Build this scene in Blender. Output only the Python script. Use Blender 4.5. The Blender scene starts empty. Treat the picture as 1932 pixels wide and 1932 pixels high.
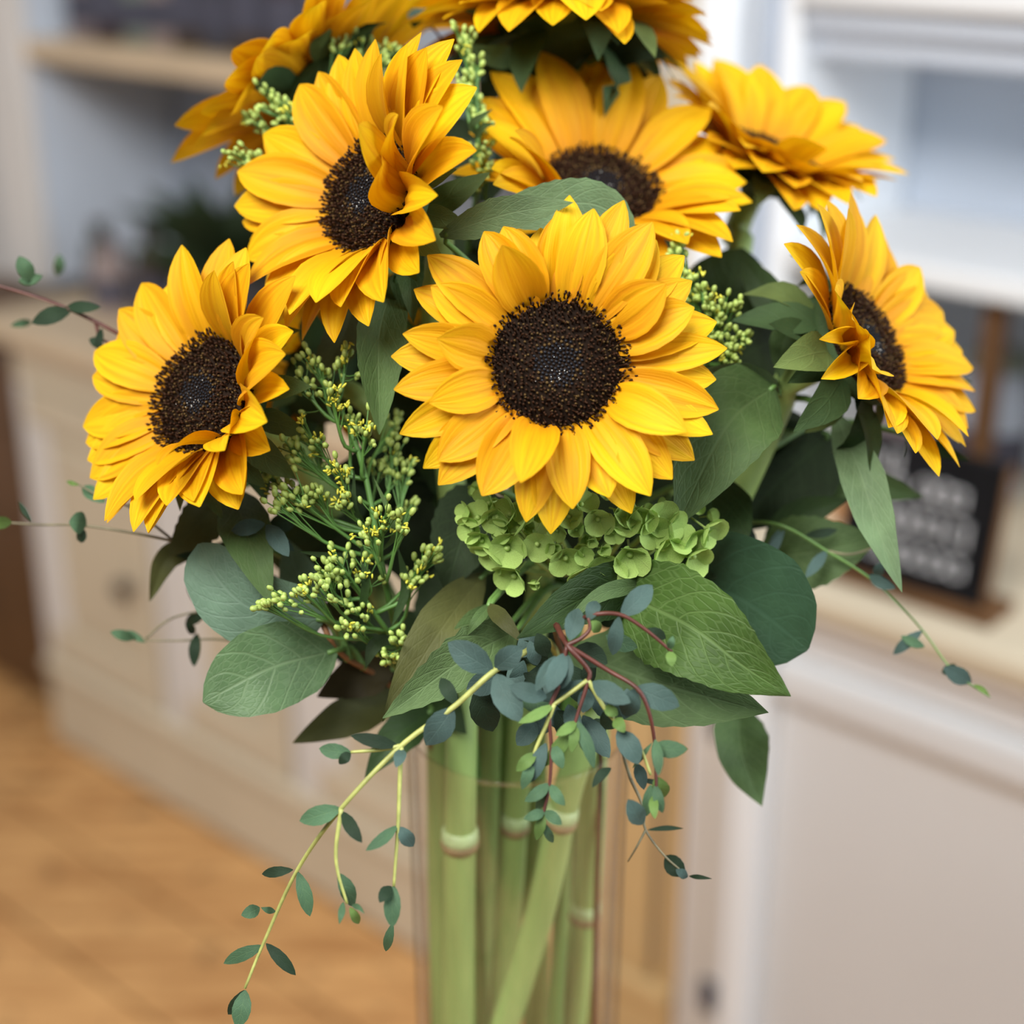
import bpy, math, random
import numpy as np
random.seed(7)
rng = np.random.default_rng(7)
SC = bpy.context.scene
COL = SC.collection

# ------------------------------------------------------------------ camera, light, exposure
PITCH = math.radians(22.0)
FPX = 3000.0
CAM = np.array([0.0, 0.0, 1.6])
RT = np.array([1.0, 0.0, 0.0])
UP = np.array([0.0, math.sin(PITCH), math.cos(PITCH)])
FW = np.array([0.0, math.cos(PITCH), -math.sin(PITCH)])

cam_data = bpy.data.cameras.new('camera')
cam_data.sensor_width = 36.0
cam_data.lens = 36.0 * FPX / 1932.0
cam_data.clip_start = 0.02
cam_data.dof.use_dof = True
cam_data.dof.focus_distance = 0.672
cam_data.dof.aperture_fstop = 3.3
cam = bpy.data.objects.new('camera', cam_data)
cam.location = CAM
cam.rotation_euler = (math.radians(90) - PITCH, 0, 0)
COL.objects.link(cam)
SC.camera = cam

world = bpy.data.worlds.new('world')
world.use_nodes = True
bg = world.node_tree.nodes['Background']
bg.inputs[0].default_value = (0.93, 0.96, 1.0, 1)
bg.inputs[1].default_value = 0.17
SC.world = world

def area_light(name, loc, target, sx, sy, power, color):
    ld = bpy.data.lights.new(name, 'AREA')
    ld.shape = 'RECTANGLE'; ld.size = sx; ld.size_y = sy
    ld.energy = power; ld.color = color
    o = bpy.data.objects.new(name, ld)
    o.location = loc
    v = np.array(target, float) - np.array(loc, float)
    from mathutils import Vector
    o.rotation_euler = Vector(v).to_track_quat('-Z', 'Y').to_euler()
    COL.objects.link(o)
    return o
area_light('window_daylight', (-0.75, -0.55, 3.2), (0, 0.75, 1.3), 1.5, 1.3, 134, (1.0, 0.98, 0.95))
area_light('side_fill_light', (2.2, 0.2, 2.2), (0.6, 1.6, 1.0), 1.6, 1.6, 76, (0.86, 0.93, 1.0))  # added lamp with no visible source, brightens the right-hand cabinets

SC.view_settings.view_transform = 'Standard'
SC.view_settings.look = 'None'
SC.view_settings.gamma = 1.0
SC.view_settings.use_curve_mapping = False
SC.view_settings.exposure = 0.0

# ------------------------------------------------------------------ helpers
def P(px, py, d):
    """world point seen at photo pixel (px, py), d metres along the lens axis"""
    return CAM + d * (FW + (px - 966) / FPX * RT - (py - 966) / FPX * UP)
def D(r, u, t):
    v = r * RT + u * UP - t * FW
    return v / np.linalg.norm(v)
def project(pts):
    q = pts - CAM
    z = q @ FW
    return np.stack([966 + FPX * (q @ RT) / z, 966 - FPX * (q @ UP) / z], -1)
def unit(v):
    return v / (np.linalg.norm(v) + 1e-12)
def lin(*c):
    return tuple(((x / 255) / 12.92 if x / 255 <= .04045 else ((x / 255 + .055) / 1.055) ** 2.4) for x in c)

def tag(o, label=None, cat=None, group=None, kind=None):
    if label: o['label'] = label
    if cat: o['category'] = cat
    if group: o['group'] = group
    if kind: o['kind'] = kind
    return o
def thing(name, loc, label, cat, group=None):
    o = bpy.data.objects.new(name, None)
    o.location = tuple(loc); o.empty_display_size = 0.02
    COL.objects.link(o)
    return tag(o, label, cat, group)
def root_loc(o):
    l = np.zeros(3)
    while o is not None:
        l = l + np.array(o.location); o = o.parent
    return l
def make_mesh(name, verts, faces, uvs=None, smooth=True, mats=(), fmat=None):
    me = bpy.data.meshes.new(name)
    me.from_pydata([tuple(map(float, v)) for v in verts], [], [tuple(map(int, f)) for f in faces])
    if uvs is not None:
        uv = me.uv_layers.new(name='UVMap')
        li = np.empty(len(me.loops), dtype=np.int32)
        me.loops.foreach_get('vertex_index', li)
        uv.data.foreach_set('uv', np.asarray(uvs, dtype=np.float32)[li].ravel())
    if smooth:
        me.polygons.foreach_set('use_smooth', [True] * len(me.polygons))
    for m in mats: me.materials.append(m)
    if fmat is not None:
        me.polygons.foreach_set('material_index', np.asarray(fmat, dtype=np.int32))
    me.update()
    return me
def part(name, verts, faces, mat, parent=None, uvs=None, smooth=True, fmat=None):
    """mesh object from world-space vertices"""
    verts = np.asarray(verts, float)
    if parent is not None:
        base = root_loc(parent); own = np.zeros(3)
    else:
        base = own = verts.mean(0); own = np.array([own[0], own[1], verts[:, 2].min()]); base = own
    mats = mat if isinstance(mat, (list, tuple)) else [mat]
    o = bpy.data.objects.new(name, make_mesh(name, verts - base, faces, uvs, smooth, mats, fmat))
    o.location = tuple(own)
    COL.objects.link(o)
    o.parent = parent
    return o

# ------------------------------------------------------------------ materials
def nodes_of(m):
    m.use_nodes = True
    nt = m.node_tree
    return nt, nt.nodes['Principled BSDF'], nt.nodes['Material Output']
def plain(name, col, rough=.55, var=.12, scale=25, metallic=0, bump=0, coat=0, stretch=(1, 1, 1), spec=.5):
    m = bpy.data.materials.new(name)
    nt, b, out = nodes_of(m)
    tc = nt.nodes.new('ShaderNodeTexCoord')
    mp = nt.nodes.new('ShaderNodeMapping'); mp.inputs['Scale'].default_value = stretch
    nz = nt.nodes.new('ShaderNodeTexNoise'); nz.inputs['Scale'].default_value = scale; nz.inputs['Detail'].default_value = 5
    rp = nt.nodes.new('ShaderNodeValToRGB')
    rp.color_ramp.elements[0].position = .3; rp.color_ramp.elements[1].position = .7
    rp.color_ramp.elements[0].color = (*[c * (1 - var) for c in col], 1)
    rp.color_ramp.elements[1].color = (*[min(1, c * (1 + var)) for c in col], 1)
    nt.links.new(tc.outputs['Object'], mp.inputs[0]); nt.links.new(mp.outputs[0], nz.inputs[0])
    nt.links.new(nz.outputs[0], rp.inputs[0]); nt.links.new(rp.outputs[0], b.inputs['Base Color'])
    b.inputs['Roughness'].default_value = rough
    b.inputs['Metallic'].default_value = metallic
    b.inputs['Specular IOR Level'].default_value = spec
    if coat: b.inputs['Coat Weight'].default_value = coat
    if bump:
        bp = nt.nodes.new('ShaderNodeBump'); bp.inputs['Strength'].default_value = bump; bp.inputs['Distance'].default_value = .002
        nt.links.new(nz.outputs[0], bp.inputs['Height']); nt.links.new(bp.outputs[0], b.inputs['Normal'])
    return m
def mathn(nt, op, a, b=None, c=None):
    n = nt.nodes.new('ShaderNodeMath'); n.operation = op
    for i, v in enumerate((a, b, c)):
        if v is None: continue
        if isinstance(v, (int, float)): n.inputs[i].default_value = v
        else: nt.links.new(v, n.inputs[i])
    return n.outputs[0]
def mixc(nt, fac, a, b, mode='MIX'):
    n = nt.nodes.new('ShaderNodeMix'); n.data_type = 'RGBA'; n.blend_type = mode
    if isinstance(fac, (int, float)): n.inputs[0].default_value = fac
    else: nt.links.new(fac, n.inputs[0])
    for i, v in ((6, a), (7, b)):
        if isinstance(v, tuple): n.inputs[i].default_value = (*v, 1)
        else: nt.links.new(v, n.inputs[i])
    return n.outputs[2]
def translucent_out(nt, bsdf, out, col, w):
    tr = nt.nodes.new('ShaderNodeBsdfTranslucent')
    nt.links.new(col, tr.inputs[0])
    mx = nt.nodes.new('ShaderNodeMixShader'); mx.inputs[0].default_value = w
    nt.links.new(bsdf.outputs[0], mx.inputs[1]); nt.links.new(tr.outputs[0], mx.inputs[2])
    nt.links.new(mx.outputs[0], out.inputs[0])

def petal_material(name):
    """yellow ray petal: orange at the base, fine lengthwise streaks (UV: x across, y along)"""
    m = bpy.data.materials.new(name)
    nt, b, out = nodes_of(m)
    uv = nt.nodes.new('ShaderNodeUVMap'); uv.uv_map = 'UVMap'
    sep = nt.nodes.new('ShaderNodeSeparateXYZ'); nt.links.new(uv.outputs[0], sep.inputs[0])
    rp = nt.nodes.new('ShaderNodeValToRGB')
    cr = rp.color_ramp
    cr.elements[0].position = 0; cr.elements[0].color = (.68, .255, .0012, 1)
    cr.elements[1].position = 1; cr.elements[1].color = (.76, .46, .004, 1)
    e = cr.elements.new(.38); e.color = (.74, .385, .002, 1)
    e = cr.elements.new(.7); e.color = (.76, .43, .003, 1)
    nt.links.new(sep.outputs[1], rp.inputs[0])
    oi = nt.nodes.new('ShaderNodeObjectInfo')
    comb = nt.nodes.new('ShaderNodeCombineXYZ')
    nt.links.new(mathn(nt, 'MULTIPLY', sep.outputs[0], 9.0), comb.inputs[0])
    nt.links.new(mathn(nt, 'MULTIPLY', sep.outputs[1], .9), comb.inputs[1])
    nt.links.new(mathn(nt, 'MULTIPLY', oi.outputs['Random'], 40.0), comb.inputs[2])
    nz = nt.nodes.new('ShaderNodeTexNoise'); nz.inputs['Scale'].default_value = 1.0; nz.inputs['Detail'].default_value = 4
    nt.links.new(comb.outputs[0], nz.inputs[0])
    st = nt.nodes.new('ShaderNodeMapRange'); st.inputs[1].default_value = .33; st.inputs[2].default_value = .6
    st.inputs[3].default_value = .75; st.inputs[4].default_value = 0.0
    nt.links.new(nz.outputs[0], st.inputs[0])
    c1 = mixc(nt, st.outputs[0], rp.outputs[0], (.62, .27, .0015))
    hs = nt.nodes.new('ShaderNodeHueSaturation')
    nt.links.new(c1, hs.inputs['Color'])
    nt.links.new(mathn(nt, 'MULTIPLY_ADD', oi.outputs['Random'], .016, .492), hs.inputs['Hue'])
    nt.links.new(mathn(nt, 'MULTIPLY_ADD', oi.outputs['Random'], .12, .94), hs.inputs['Value'])
    nt.links.new(hs.outputs[0], b.inputs['Base Color'])
    b.inputs['Roughness'].default_value = .62
    b.inputs['Specular IOR Level'].default_value = .25
    bp = nt.nodes.new('ShaderNodeBump'); bp.inputs['Strength'].default_value = .7; bp.inputs['Distance'].default_value = .0010
    nt.links.new(nz.outputs[0], bp.inputs['Height']); nt.links.new(bp.outputs[0], b.inputs['Normal'])
    translucent_out(nt, b, out, hs.outputs[0], .30)
    return m

def leaf_material(name, col, vein, rough=.5, veinw=.5, trans=.14, nveins=7.0, spec=.22, dark=.78):
    """leaf: paler midrib and side veins running to the margin, mottled blade (UV: x -1..1 across, y along)"""
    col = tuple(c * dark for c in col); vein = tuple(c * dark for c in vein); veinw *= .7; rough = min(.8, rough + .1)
    m = bpy.data.materials.new(name)
    nt, b, out = nodes_of(m)
    uv = nt.nodes.new('ShaderNodeUVMap'); uv.uv_map = 'UVMap'
    sep = nt.nodes.new('ShaderNodeSeparateXYZ'); nt.links.new(uv.outputs[0], sep.inputs[0])
    au = mathn(nt, 'ABSOLUTE', sep.outputs[0])
    mid = nt.nodes.new('ShaderNodeMapRange'); mid.inputs[1].default_value = .015; mid.inputs[2].default_value = .06
    mid.inputs[3].default_value = 1; mid.inputs[4].default_value = 0
    nt.links.new(au, mid.inputs[0])
    nzw = nt.nodes.new('ShaderNodeTexNoise'); nzw.inputs['Scale'].default_value = 3.0
    nt.links.new(uv.outputs[0], nzw.inputs[0])
    ph = mathn(nt, 'SUBTRACT', sep.outputs[1], mathn(nt, 'MULTIPLY', mathn(nt, 'POWER', au, 1.25), .30))
    ph = mathn(nt, 'ADD', ph, mathn(nt, 'MULTIPLY', nzw.outputs[0], .05))
    fr = mathn(nt, 'FRACT', mathn(nt, 'MULTIPLY', ph, nveins))
    dist = mathn(nt, 'ABSOLUTE', mathn(nt, 'SUBTRACT', fr, .5))
    sv = nt.nodes.new('ShaderNodeMapRange'); sv.inputs[1].default_value = .02; sv.inputs[2].default_value = .085
    sv.inputs[3].default_value = .75; sv.inputs[4].default_value = 0
    nt.links.new(dist, sv.inputs[0])
    vmp = nt.nodes.new('ShaderNodeMapping'); vmp.inputs['Scale'].default_value = (7, 15, 1)
    nt.links.new(uv.outputs[0], vmp.inputs[0])
    vo = nt.nodes.new('ShaderNodeTexVoronoi'); vo.feature = 'DISTANCE_TO_EDGE'; vo.inputs['Scale'].default_value = 1.0
    nt.links.new(vmp.outputs[0], vo.inputs['Vector'])
    net = nt.nodes.new('ShaderNodeMapRange'); net.inputs[1].default_value = .02; net.inputs[2].default_value = .14
    net.inputs[3].default_value = .38; net.inputs[4].default_value = 0
    nt.links.new(vo.outputs['Distance'], net.inputs[0])
    vv = mathn(nt, 'MULTIPLY', mathn(nt, 'MAXIMUM', mathn(nt, 'MAXIMUM', mid.outputs[0], sv.outputs[0]), net.outputs[0]), veinw)
    oi = nt.nodes.new('ShaderNodeObjectInfo')
    tc = nt.nodes.new('ShaderNodeTexCoord')
    nz = nt.nodes.new('ShaderNodeTexNoise'); nz.inputs['Scale'].default_value = 45; nz.inputs['Detail'].default_value = 5
    nt.links.new(tc.outputs['Object'], nz.inputs[0])
    rp = nt.nodes.new('ShaderNodeValToRGB')
    rp.color_ramp.elements[0].position = .3; rp.color_ramp.elements[1].position = .72
    rp.color_ramp.elements[0].color = (*[c * .72 for c in col], 1)
    rp.color_ramp.elements[1].color = (*[c * 1.22 for c in col], 1)
    nt.links.new(nz.outputs[0], rp.inputs[0])
    c1 = mixc(nt, vv, rp.outputs[0], vein)
    hs = nt.nodes.new('ShaderNodeHueSaturation'); nt.links.new(c1, hs.inputs['Color'])
    nt.links.new(mathn(nt, 'MULTIPLY_ADD', oi.outputs['Random'], .3, .85), hs.inputs['Value'])
    nt.links.new(hs.outputs[0], b.inputs['Base Color'])
    b.inputs['Roughness'].default_value = rough
    b.inputs['Specular IOR Level'].default_value = spec
    bp = nt.nodes.new('ShaderNodeBump'); bp.inputs['Strength'].default_value = .5; bp.inputs['Distance'].default_value = .0012
    bp.invert = True
    nt.links.new(mathn(nt, 'MULTIPLY_ADD', nz.outputs[0], .5, vv), bp.inputs['Height']); nt.links.new(bp.outputs[0], b.inputs['Normal'])
    translucent_out(nt, b, out, hs.outputs[0], trans)
    return m

M = {}
M['petal'] = petal_material('sunflower_petal')
M['disc'] = plain('sunflower_disc', (.012, .006, .003), .8, .5, 300, spec=.1)
M['floret_dark'] = plain('disc_floret_dark', (.030, .012, .005), .6, .6, 500, spec=.12)
M['floret_tan'] = plain('disc_floret_tan', (.080, .046, .014), .6, .5, 500, spec=.15)
M['floret_centre'] = plain('disc_floret_centre', (.006, .007, .011), .5, .4, 500, spec=.22)
M['glint'] = plain('disc_glint', (.85, .85, .8), .5, .1)  # white specks standing in for glints on the dark disc centre
M['leaf_mid'] = leaf_material('sunflower_leaf', (.088, .155, .048), (.17, .25, .10))
M['leaf_pale'] = leaf_material('sunflower_leaf_pale', (.135, .215, .100), (.24, .34, .18))
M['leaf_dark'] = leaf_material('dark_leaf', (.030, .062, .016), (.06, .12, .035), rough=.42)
M['leaf_deep_shade'] = leaf_material('deep_shade_leaf', (.020, .036, .012), (.04, .075, .025), rough=.6)  # green darkened to carry the bunch's inner shade; also serves plain dark greens
M['leaf_olive'] = leaf_material('olive_leaf', (.090, .098, .028), (.14, .15, .05), veinw=.3)
M['leaf_brown'] = leaf_material('brown_leaf', (.055, .042, .014), (.07, .06, .02), veinw=.3)
M['leaf_salal'] = leaf_material('salal_leaf', (.100, .180, .075), (.24, .34, .18), rough=.38, veinw=.55, nveins=5)
M['leaf_salal_grey'] = leaf_material('salal_leaf_underside', (.150, .250, .165), (.22, .33, .24), rough=.45, veinw=.6, nveins=8)
M['leaf_blue'] = leaf_material('hydrangea_leaf_blue', (.036, .082, .042), (.06, .13, .08), rough=.33, veinw=.3, nveins=6)
M['leaf_hyd'] = leaf_material('hydrangea_leaf', (.060, .120, .022), (.15, .24, .075), rough=.45, veinw=.85, nveins=8)
M['leaf_under'] = leaf_material('hydrangea_leaf_underside', (.105, .175, .062), (.18, .27, .12), rough=.6, veinw=.6, nveins=6)
M['euc'] = leaf_material('eucalyptus_leaf', (.072, .128, .112), (.14, .22, .19), rough=.5, veinw=.35, nveins=4)
M['euc_green'] = leaf_material('eucalyptus_leaf_green', (.080, .165, .085), (.2, .32, .14), rough=.5, veinw=.4, nveins=4)
M['euc_young'] = leaf_material('eucalyptus_young_leaf', (.15, .26, .065), (.28, .4, .1), rough=.45, veinw=.3, nveins=4)
M['euc_dark'] = leaf_material('eucalyptus_leaf_dark', (.022, .045, .022), (.05, .09, .05), rough=.55, veinw=.3, nveins=4)
M['bract'] = leaf_material('sunflower_bract', (.050, .095, .032), (.08, .14, .05), rough=.6, veinw=.3, nveins=3)
M['bract_light'] = leaf_material('sunflower_bract_light', (.125, .180, .050), (.2, .26, .09), rough=.6, veinw=.3, nveins=3)
M['stem'] = plain('sunflower_stem', (.27, .40, .12), .45, .18, 60, stretch=(1, 1, .15), bump=.2)
M['stem_dark'] = plain('dark_green_stem', (.10, .20, .045), .5, .2, 60, stretch=(1, 1, .15))
M['stem_vivid'] = plain('goldenrod_stem', (.085, .20, .040), .5, .2, 60, stretch=(1, 1, .15))
M['node'] = plain('stem_scar', (.24, .17, .075), .7, .3, 200)
M['node_pale'] = plain('stem_scar_pale', (.40, .52, .24), .5, .12, 200)
M['twig_red'] = plain('red_twig', (.085, .022, .014), .5, .3, 120)
M['twig_yellow'] = plain('yellow_twig', (.34, .36, .10), .5, .25, 150)
M['twig_brown'] = plain('brown_twig', (.20, .085, .030), .6, .35, 120)
M['twig_grey'] = plain('grey_brown_twig', (.17, .15, .085), .6, .3, 120)
M['bud'] = plain('goldenrod_bud', (.33, .44, .10), .5, .25, 300)
M['bud_yellow'] = plain('goldenrod_open_bud', (.58, .56, .05), .5, .25, 300)
M['sepal'] = leaf_material('hydrangea_sepal', (.42, .60, .16), (.52, .68, .25), rough=.5, veinw=.35, trans=.22, nveins=5, dark=1.0)
M['sepal_centre'] = plain('hydrangea_button', (.34, .48, .13), .5, .15, 300)

def glass_material():
    m = bpy.data.materials.new('clear_vase_glass')
    nt, b, out = nodes_of(m)
    nt.nodes.remove(b)
    tr = nt.nodes.new('ShaderNodeBsdfTransparent')
    gl = nt.nodes.new('ShaderNodeBsdfGlossy'); gl.inputs['Roughness'].default_value = .03
    lw = nt.nodes.new('ShaderNodeLayerWeight'); lw.inputs[0].default_value = .5
    fr = nt.nodes.new('ShaderNodeFresnel'); fr.inputs[0].default_value = 1.45
    nz = nt.nodes.new('ShaderNodeTexNoise'); nz.inputs['Scale'].default_value = 6
    rp = nt.nodes.new('ShaderNodeValToRGB')
    rp.color_ramp.elements[0].position = .72; rp.color_ramp.elements[0].color = (.997, .998, .997, 1)
    rp.color_ramp.elements[1].position = 1.0; rp.color_ramp.elements[1].color = (.55, .54, .54, 1)
    nt.links.new(lw.outputs['Facing'], rp.inputs[0]); nt.links.new(rp.outputs[0], tr.inputs[0])
    mx = nt.nodes.new('ShaderNodeMixShader')
    nt.links.new(mathn(nt, 'MULTIPLY', fr.outputs[0], mathn(nt, 'MULTIPLY_ADD', nz.outputs[0], .12, .12)), mx.inputs[0])
    nt.links.new(tr.outputs[0], mx.inputs[1]); nt.links.new(gl.outputs[0], mx.inputs[2])
    nt.links.new(mx.outputs[0], out.inputs[0])
    return m
M['glass'] = glass_material()

# ------------------------------------------------------------------ geometry generators
def spline(pts, n):
    """Catmull-Rom through the points, n samples"""
    pts = np.asarray(pts, float)
    if len(pts) == 2:
        t = np.linspace(0, 1, n)[:, None]
        return pts[0] * (1 - t) + pts[1] * t
    q = np.vstack([2 * pts[0] - pts[1], pts, 2 * pts[-1] - pts[-2]])
    seg = np.concatenate([[0], np.cumsum(np.linalg.norm(np.diff(pts, axis=0), axis=1))])
    u = np.linspace(0, seg[-1], n)
    res = []
    for x in u:
        i = min(max(np.searchsorted(seg, x, side='right') - 1, 0), len(pts) - 2)
        t = (x - seg[i]) / (seg[i + 1] - seg[i] + 1e-12)
        p0, p1, p2, p3 = q[i], q[i + 1], q[i + 2], q[i + 3]
        res.append(.5 * ((2 * p1) + (-p0 + p2) * t + (2 * p0 - 5 * p1 + 4 * p2 - p3) * t * t + (-p0 + 3 * p1 - 3 * p2 + p3) * t ** 3))
    return np.array(res)
def tube(path, rad, sides=8, cap=True):
    path = np.asarray(path, float); n = len(path)
    rad = np.broadcast_to(np.asarray(rad, float), (n,)) if np.ndim(rad) == 0 else np.asarray(rad, float)
    tan = np.gradient(path, axis=0); tan /= np.linalg.norm(tan, axis=1)[:, None] + 1e-12
    a = np.cross(tan[0], [0.31, 0.17, 0.93]); a = unit(a if np.linalg.norm(a) > 1e-3 else np.cross(tan[0], [1, 0, 0]))
    V = []; UV = []
    for i in range(n):
        a = unit(a - tan[i] * (a @ tan[i])); b = np.cross(tan[i], a)
        for k in range(sides):
            th = 2 * math.pi * k / sides
            V.append(path[i] + rad[i] * (math.cos(th) * a + math.sin(th) * b)); UV.append((k / sides, i / (n - 1)))
    Fc = [(i * sides + k, i * sides + (k + 1) % sides, (i + 1) * sides + (k + 1) % sides, (i + 1) * sides + k)
          for i in range(n - 1) for k in range(sides)]
    if cap:
        Fc += [tuple(range(sides))[::-1], tuple((n - 1) * sides + k for k in range(sides))]
    return np.array(V), Fc, np.array(UV)
def merge(chunks):
    V = []; Fc = []; UV = []; FM = []; off = 0
    for c in chunks:
        v, f, uv = c[:3]; mi = c[3] if len(c) > 3 else 0
        V.append(v); UV.append(uv); Fc += [tuple(i + off for i in q) for q in f]; FM += [mi] * len(f); off += len(v)
    return np.vstack(V), Fc, np.vstack(UV), FM
def grid_faces(nr, nc):
    return [(r * nc + c, r * nc + c + 1, (r + 1) * nc + c + 1, (r + 1) * nc + c) for r in range(nr - 1) for c in range(nc - 1)]

PT = np.array([0, .12, .3, .5, .7, .84, .93, 1.0])
PW = np.array([.42, .66, .92, 1.0, .88, .60, .33, .03])
def petal_geo(base, tip, up, halfw, bend=.18, roll=.45, twist=0.0, nr=13, nc=9, groove=.05):
    """one ray petal: bent centreline, cupped cross-section (roll = half opening angle), lengthwise grooves"""
    ax = tip - base; L = np.linalg.norm(ax); a = ax / L
    u0 = unit(up - a * (up @ a)); s0 = np.cross(a, u0)
    V = []; UV = []
    for i in range(nr):
        t = i / (nr - 1)
        c = base + ax * t + u0 * (bend * L * 4 * t * (1 - t) * .5)
        tg = unit(ax + u0 * (bend * L * 2 * (1 - 2 * t)))
        tw = twist * t
        s = unit(s0 * math.cos(tw) + u0 * math.sin(tw)); s = unit(s - tg * (s @ tg)); un = np.cross(s, tg)
        w = halfw * np.interp(t, PT, PW)
        ph = roll * (0.6 + .4 * math.sin(math.pi * t))
        for k in range(nc):
            q = 2 * k / (nc - 1) - 1
            x = w * math.sin(q * ph) / ph; y = w * (1 - math.cos(q * ph)) / ph
            g = groove * halfw * math.cos(q * math.pi * 2.5) * (1 - t) * min(1, t * 5)
            V.append(c + s * x + un * (y + g)); UV.append((q * .5 + .5, t))
    return np.array(V), grid_faces(nr, nc), np.array(UV)

LP = {'ovate': ([0, .06, .18, .35, .55, .75, .9, .97, 1], [.06, .38, .82, 1, .9, .6, .26, .09, .01]),
      'lance': ([0, .08, .25, .45, .65, .85, .95, 1], [.1, .4, .8, 1, .85, .42, .16, .01]),
      'oval': ([0, .06, .2, .4, .6, .8, .92, .98, 1], [.08, .4, .82, .98, 1, .78, .46, .2, .03]),
      'ellip': ([0, .1, .3, .5, .7, .88, .96, 1], [.07, .45, .88, 1, .86, .5, .22, .02]),
      'round': ([0, .05, .18, .4, .65, .85, .95, 1], [.1, .5, .88, 1, .98, .72, .4, .05])}
def leaf_geo(mid, halfw, roll=0.0, shape='ovate', fold=.25, serrate=0.0, wave=.05, nr=23, nc=9, facing=None, curl=0.0, seed=0):
    """leaf blade along a bent midrib; turned by roll about it, folded in a V, margin toothed or wavy"""
    path = spline(mid, nr)
    tan = np.gradient(path, axis=0); tan /= np.linalg.norm(tan, axis=1)[:, None]
    L = np.linalg.norm(np.diff(path, axis=0), axis=1).sum()
    xs, ws = LP[shape]
    V = []; UV = []
    for i in range(nr):
        t = i / (nr - 1)
        view = unit(CAM - path[i]) if facing is None else facing
        s = unit(np.cross(tan[i], view)); n = unit(np.cross(s, tan[i]))
        s, n = s * math.cos(roll) + n * math.sin(roll), n * math.cos(roll) - s * math.sin(roll)
        w = halfw * np.interp(t, xs, ws)
        tooth = 1 - (serrate if i % 2 else 0) * (0 < i < nr - 1)
        for k in range(nc):
            q = 2 * k / (nc - 1) - 1
            edge = tooth if abs(q) > .99 else 1
            x = q * w * edge * math.cos(fold)
            z = abs(q) * w * math.sin(fold) - curl * w * q * q + wave * halfw * q * q * math.sin(9 * t + 2.2 * seed + (1.7 if q > 0 else 0))
            ed = -serrate * .0 * w
            V.append(path[i] + s * x + n * z + tan[i] * ed); UV.append((q, t))
    return np.array(V), grid_faces(nr, nc), np.array(UV)

def box_geo(x0, x1, y0, y1, z0, z1):
    v = np.array([(x, y, z) for x in (x0, x1) for y in (y0, y1) for z in (z0, z1)], float)
    f = [(0, 1, 3, 2), (4, 6, 7, 5), (0, 4, 5, 1), (2, 3, 7, 6), (0, 2, 6, 4), (1, 5, 7, 3)]
    return v, f, np.zeros((8, 2))
def lathe_geo(profile, seg=32, close=False):
    V = []; n = len(profile)
    for r, z in profile:
        for k in range(seg):
            th = 2 * math.pi * k / seg
            V.append((r * math.cos(th), r * math.sin(th), z))
    Fc = []
    for i in range(n if close else n - 1):
        j = (i + 1) % n
        for k in range(seg):
            Fc.append((i * seg + k, i * seg + (k + 1) % seg, j * seg + (k + 1) % seg, j * seg + k))
    return np.array(V), Fc, np.zeros((len(V), 2))

# ------------------------------------------------------------------ the room: a run of painted cabinets along a wall
ANG = math.radians(-42)
TD = np.array([math.cos(ANG), math.sin(ANG), 0])       # along the wall
ND = np.array([-math.sin(ANG), math.cos(ANG), 0])      # into the wall
def RB(t, o, z):
    return t * TD + o * ND + np.array([0, 0, z])
def hit(px, py, off):
    v = FW + (px - 966) / FPX * RT - (py - 966) / FPX * UP
    q = CAM + (off / (v @ ND)) * v
    return q @ TD, q[2]
def rbox(name, t0, t1, o0, o1, z0, z1, mat, parent=None, bevel=.004):
    v, f, uv = box_geo(t0, t1, o0, o1, z0, z1)
    w = np.array([RB(*p) for p in v])
    o = part(name, w, f, mat, parent, uv, smooth=False)
    if bevel:
        b = o.modifiers.new('bevel', 'BEVEL'); b.width = bevel; b.segments = 2
    return o

M['wood'] = None
def floor_material():
    m = bpy.data.materials.new('worn_pine_boards')
    nt, b, out = nodes_of(m)
    tc = nt.nodes.new('ShaderNodeTexCoord')
    mp = nt.nodes.new('ShaderNodeMapping'); mp.inputs['Rotation'].default_value = (0, 0, -ANG); mp.inputs['Scale'].default_value = (1.2, 9, 1)
    oi = nt.nodes.new('ShaderNodeObjectInfo')
    nt.links.new(tc.outputs['Object'], mp.inputs[0])
    nz = nt.nodes.new('ShaderNodeTexNoise'); nz.inputs['Scale'].default_value = 4; nz.inputs['Detail'].default_value = 8; nz.inputs['Distortion'].default_value = .6
    nt.links.new(mp.outputs[0], nz.inputs[0])
    rp = nt.nodes.new('ShaderNodeValToRGB')
    rp.color_ramp.elements[0].position = .3; rp.color_ramp.elements[0].color = (*lin(158, 108, 60), 1)
    rp.color_ramp.elements[1].position = .68; rp.color_ramp.elements[1].color = (*lin(214, 166, 108), 1)
    nt.links.new(nz.outputs[0], rp.inputs[0])
    n2 = nt.nodes.new('ShaderNodeTexNoise'); n2.inputs['Scale'].default_value = 22; n2.inputs['Detail'].default_value = 3
    nt.links.new(tc.outputs['Object'], n2.inputs[0])
    sp = nt.nodes.new('ShaderNodeMapRange'); sp.inputs[1].default_value = .60; sp.inputs[2].default_value = .70; sp.inputs[3].default_value = 0; sp.inputs[4].default_value = .75
    nt.links.new(n2.outputs[0], sp.inputs[0])
    c = mixc(nt, sp.outputs[0], rp.outputs[0], lin(84, 58, 34))
    hs = nt.nodes.new('ShaderNodeHueSaturation'); nt.links.new(c, hs.inputs['Color'])
    nt.links.new(mathn(nt, 'MULTIPLY_ADD', oi.outputs['Random'], .18, .92), hs.inputs['Value'])
    nt.links.new(hs.outputs[0], b.inputs['Base Color'])
    b.inputs['Roughness'].default_value = .5
    return m
M['floor'] = floor_material()
M['floor_gap'] = plain('floor_joint', lin(48, 34, 22), .9, .2)
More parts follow.
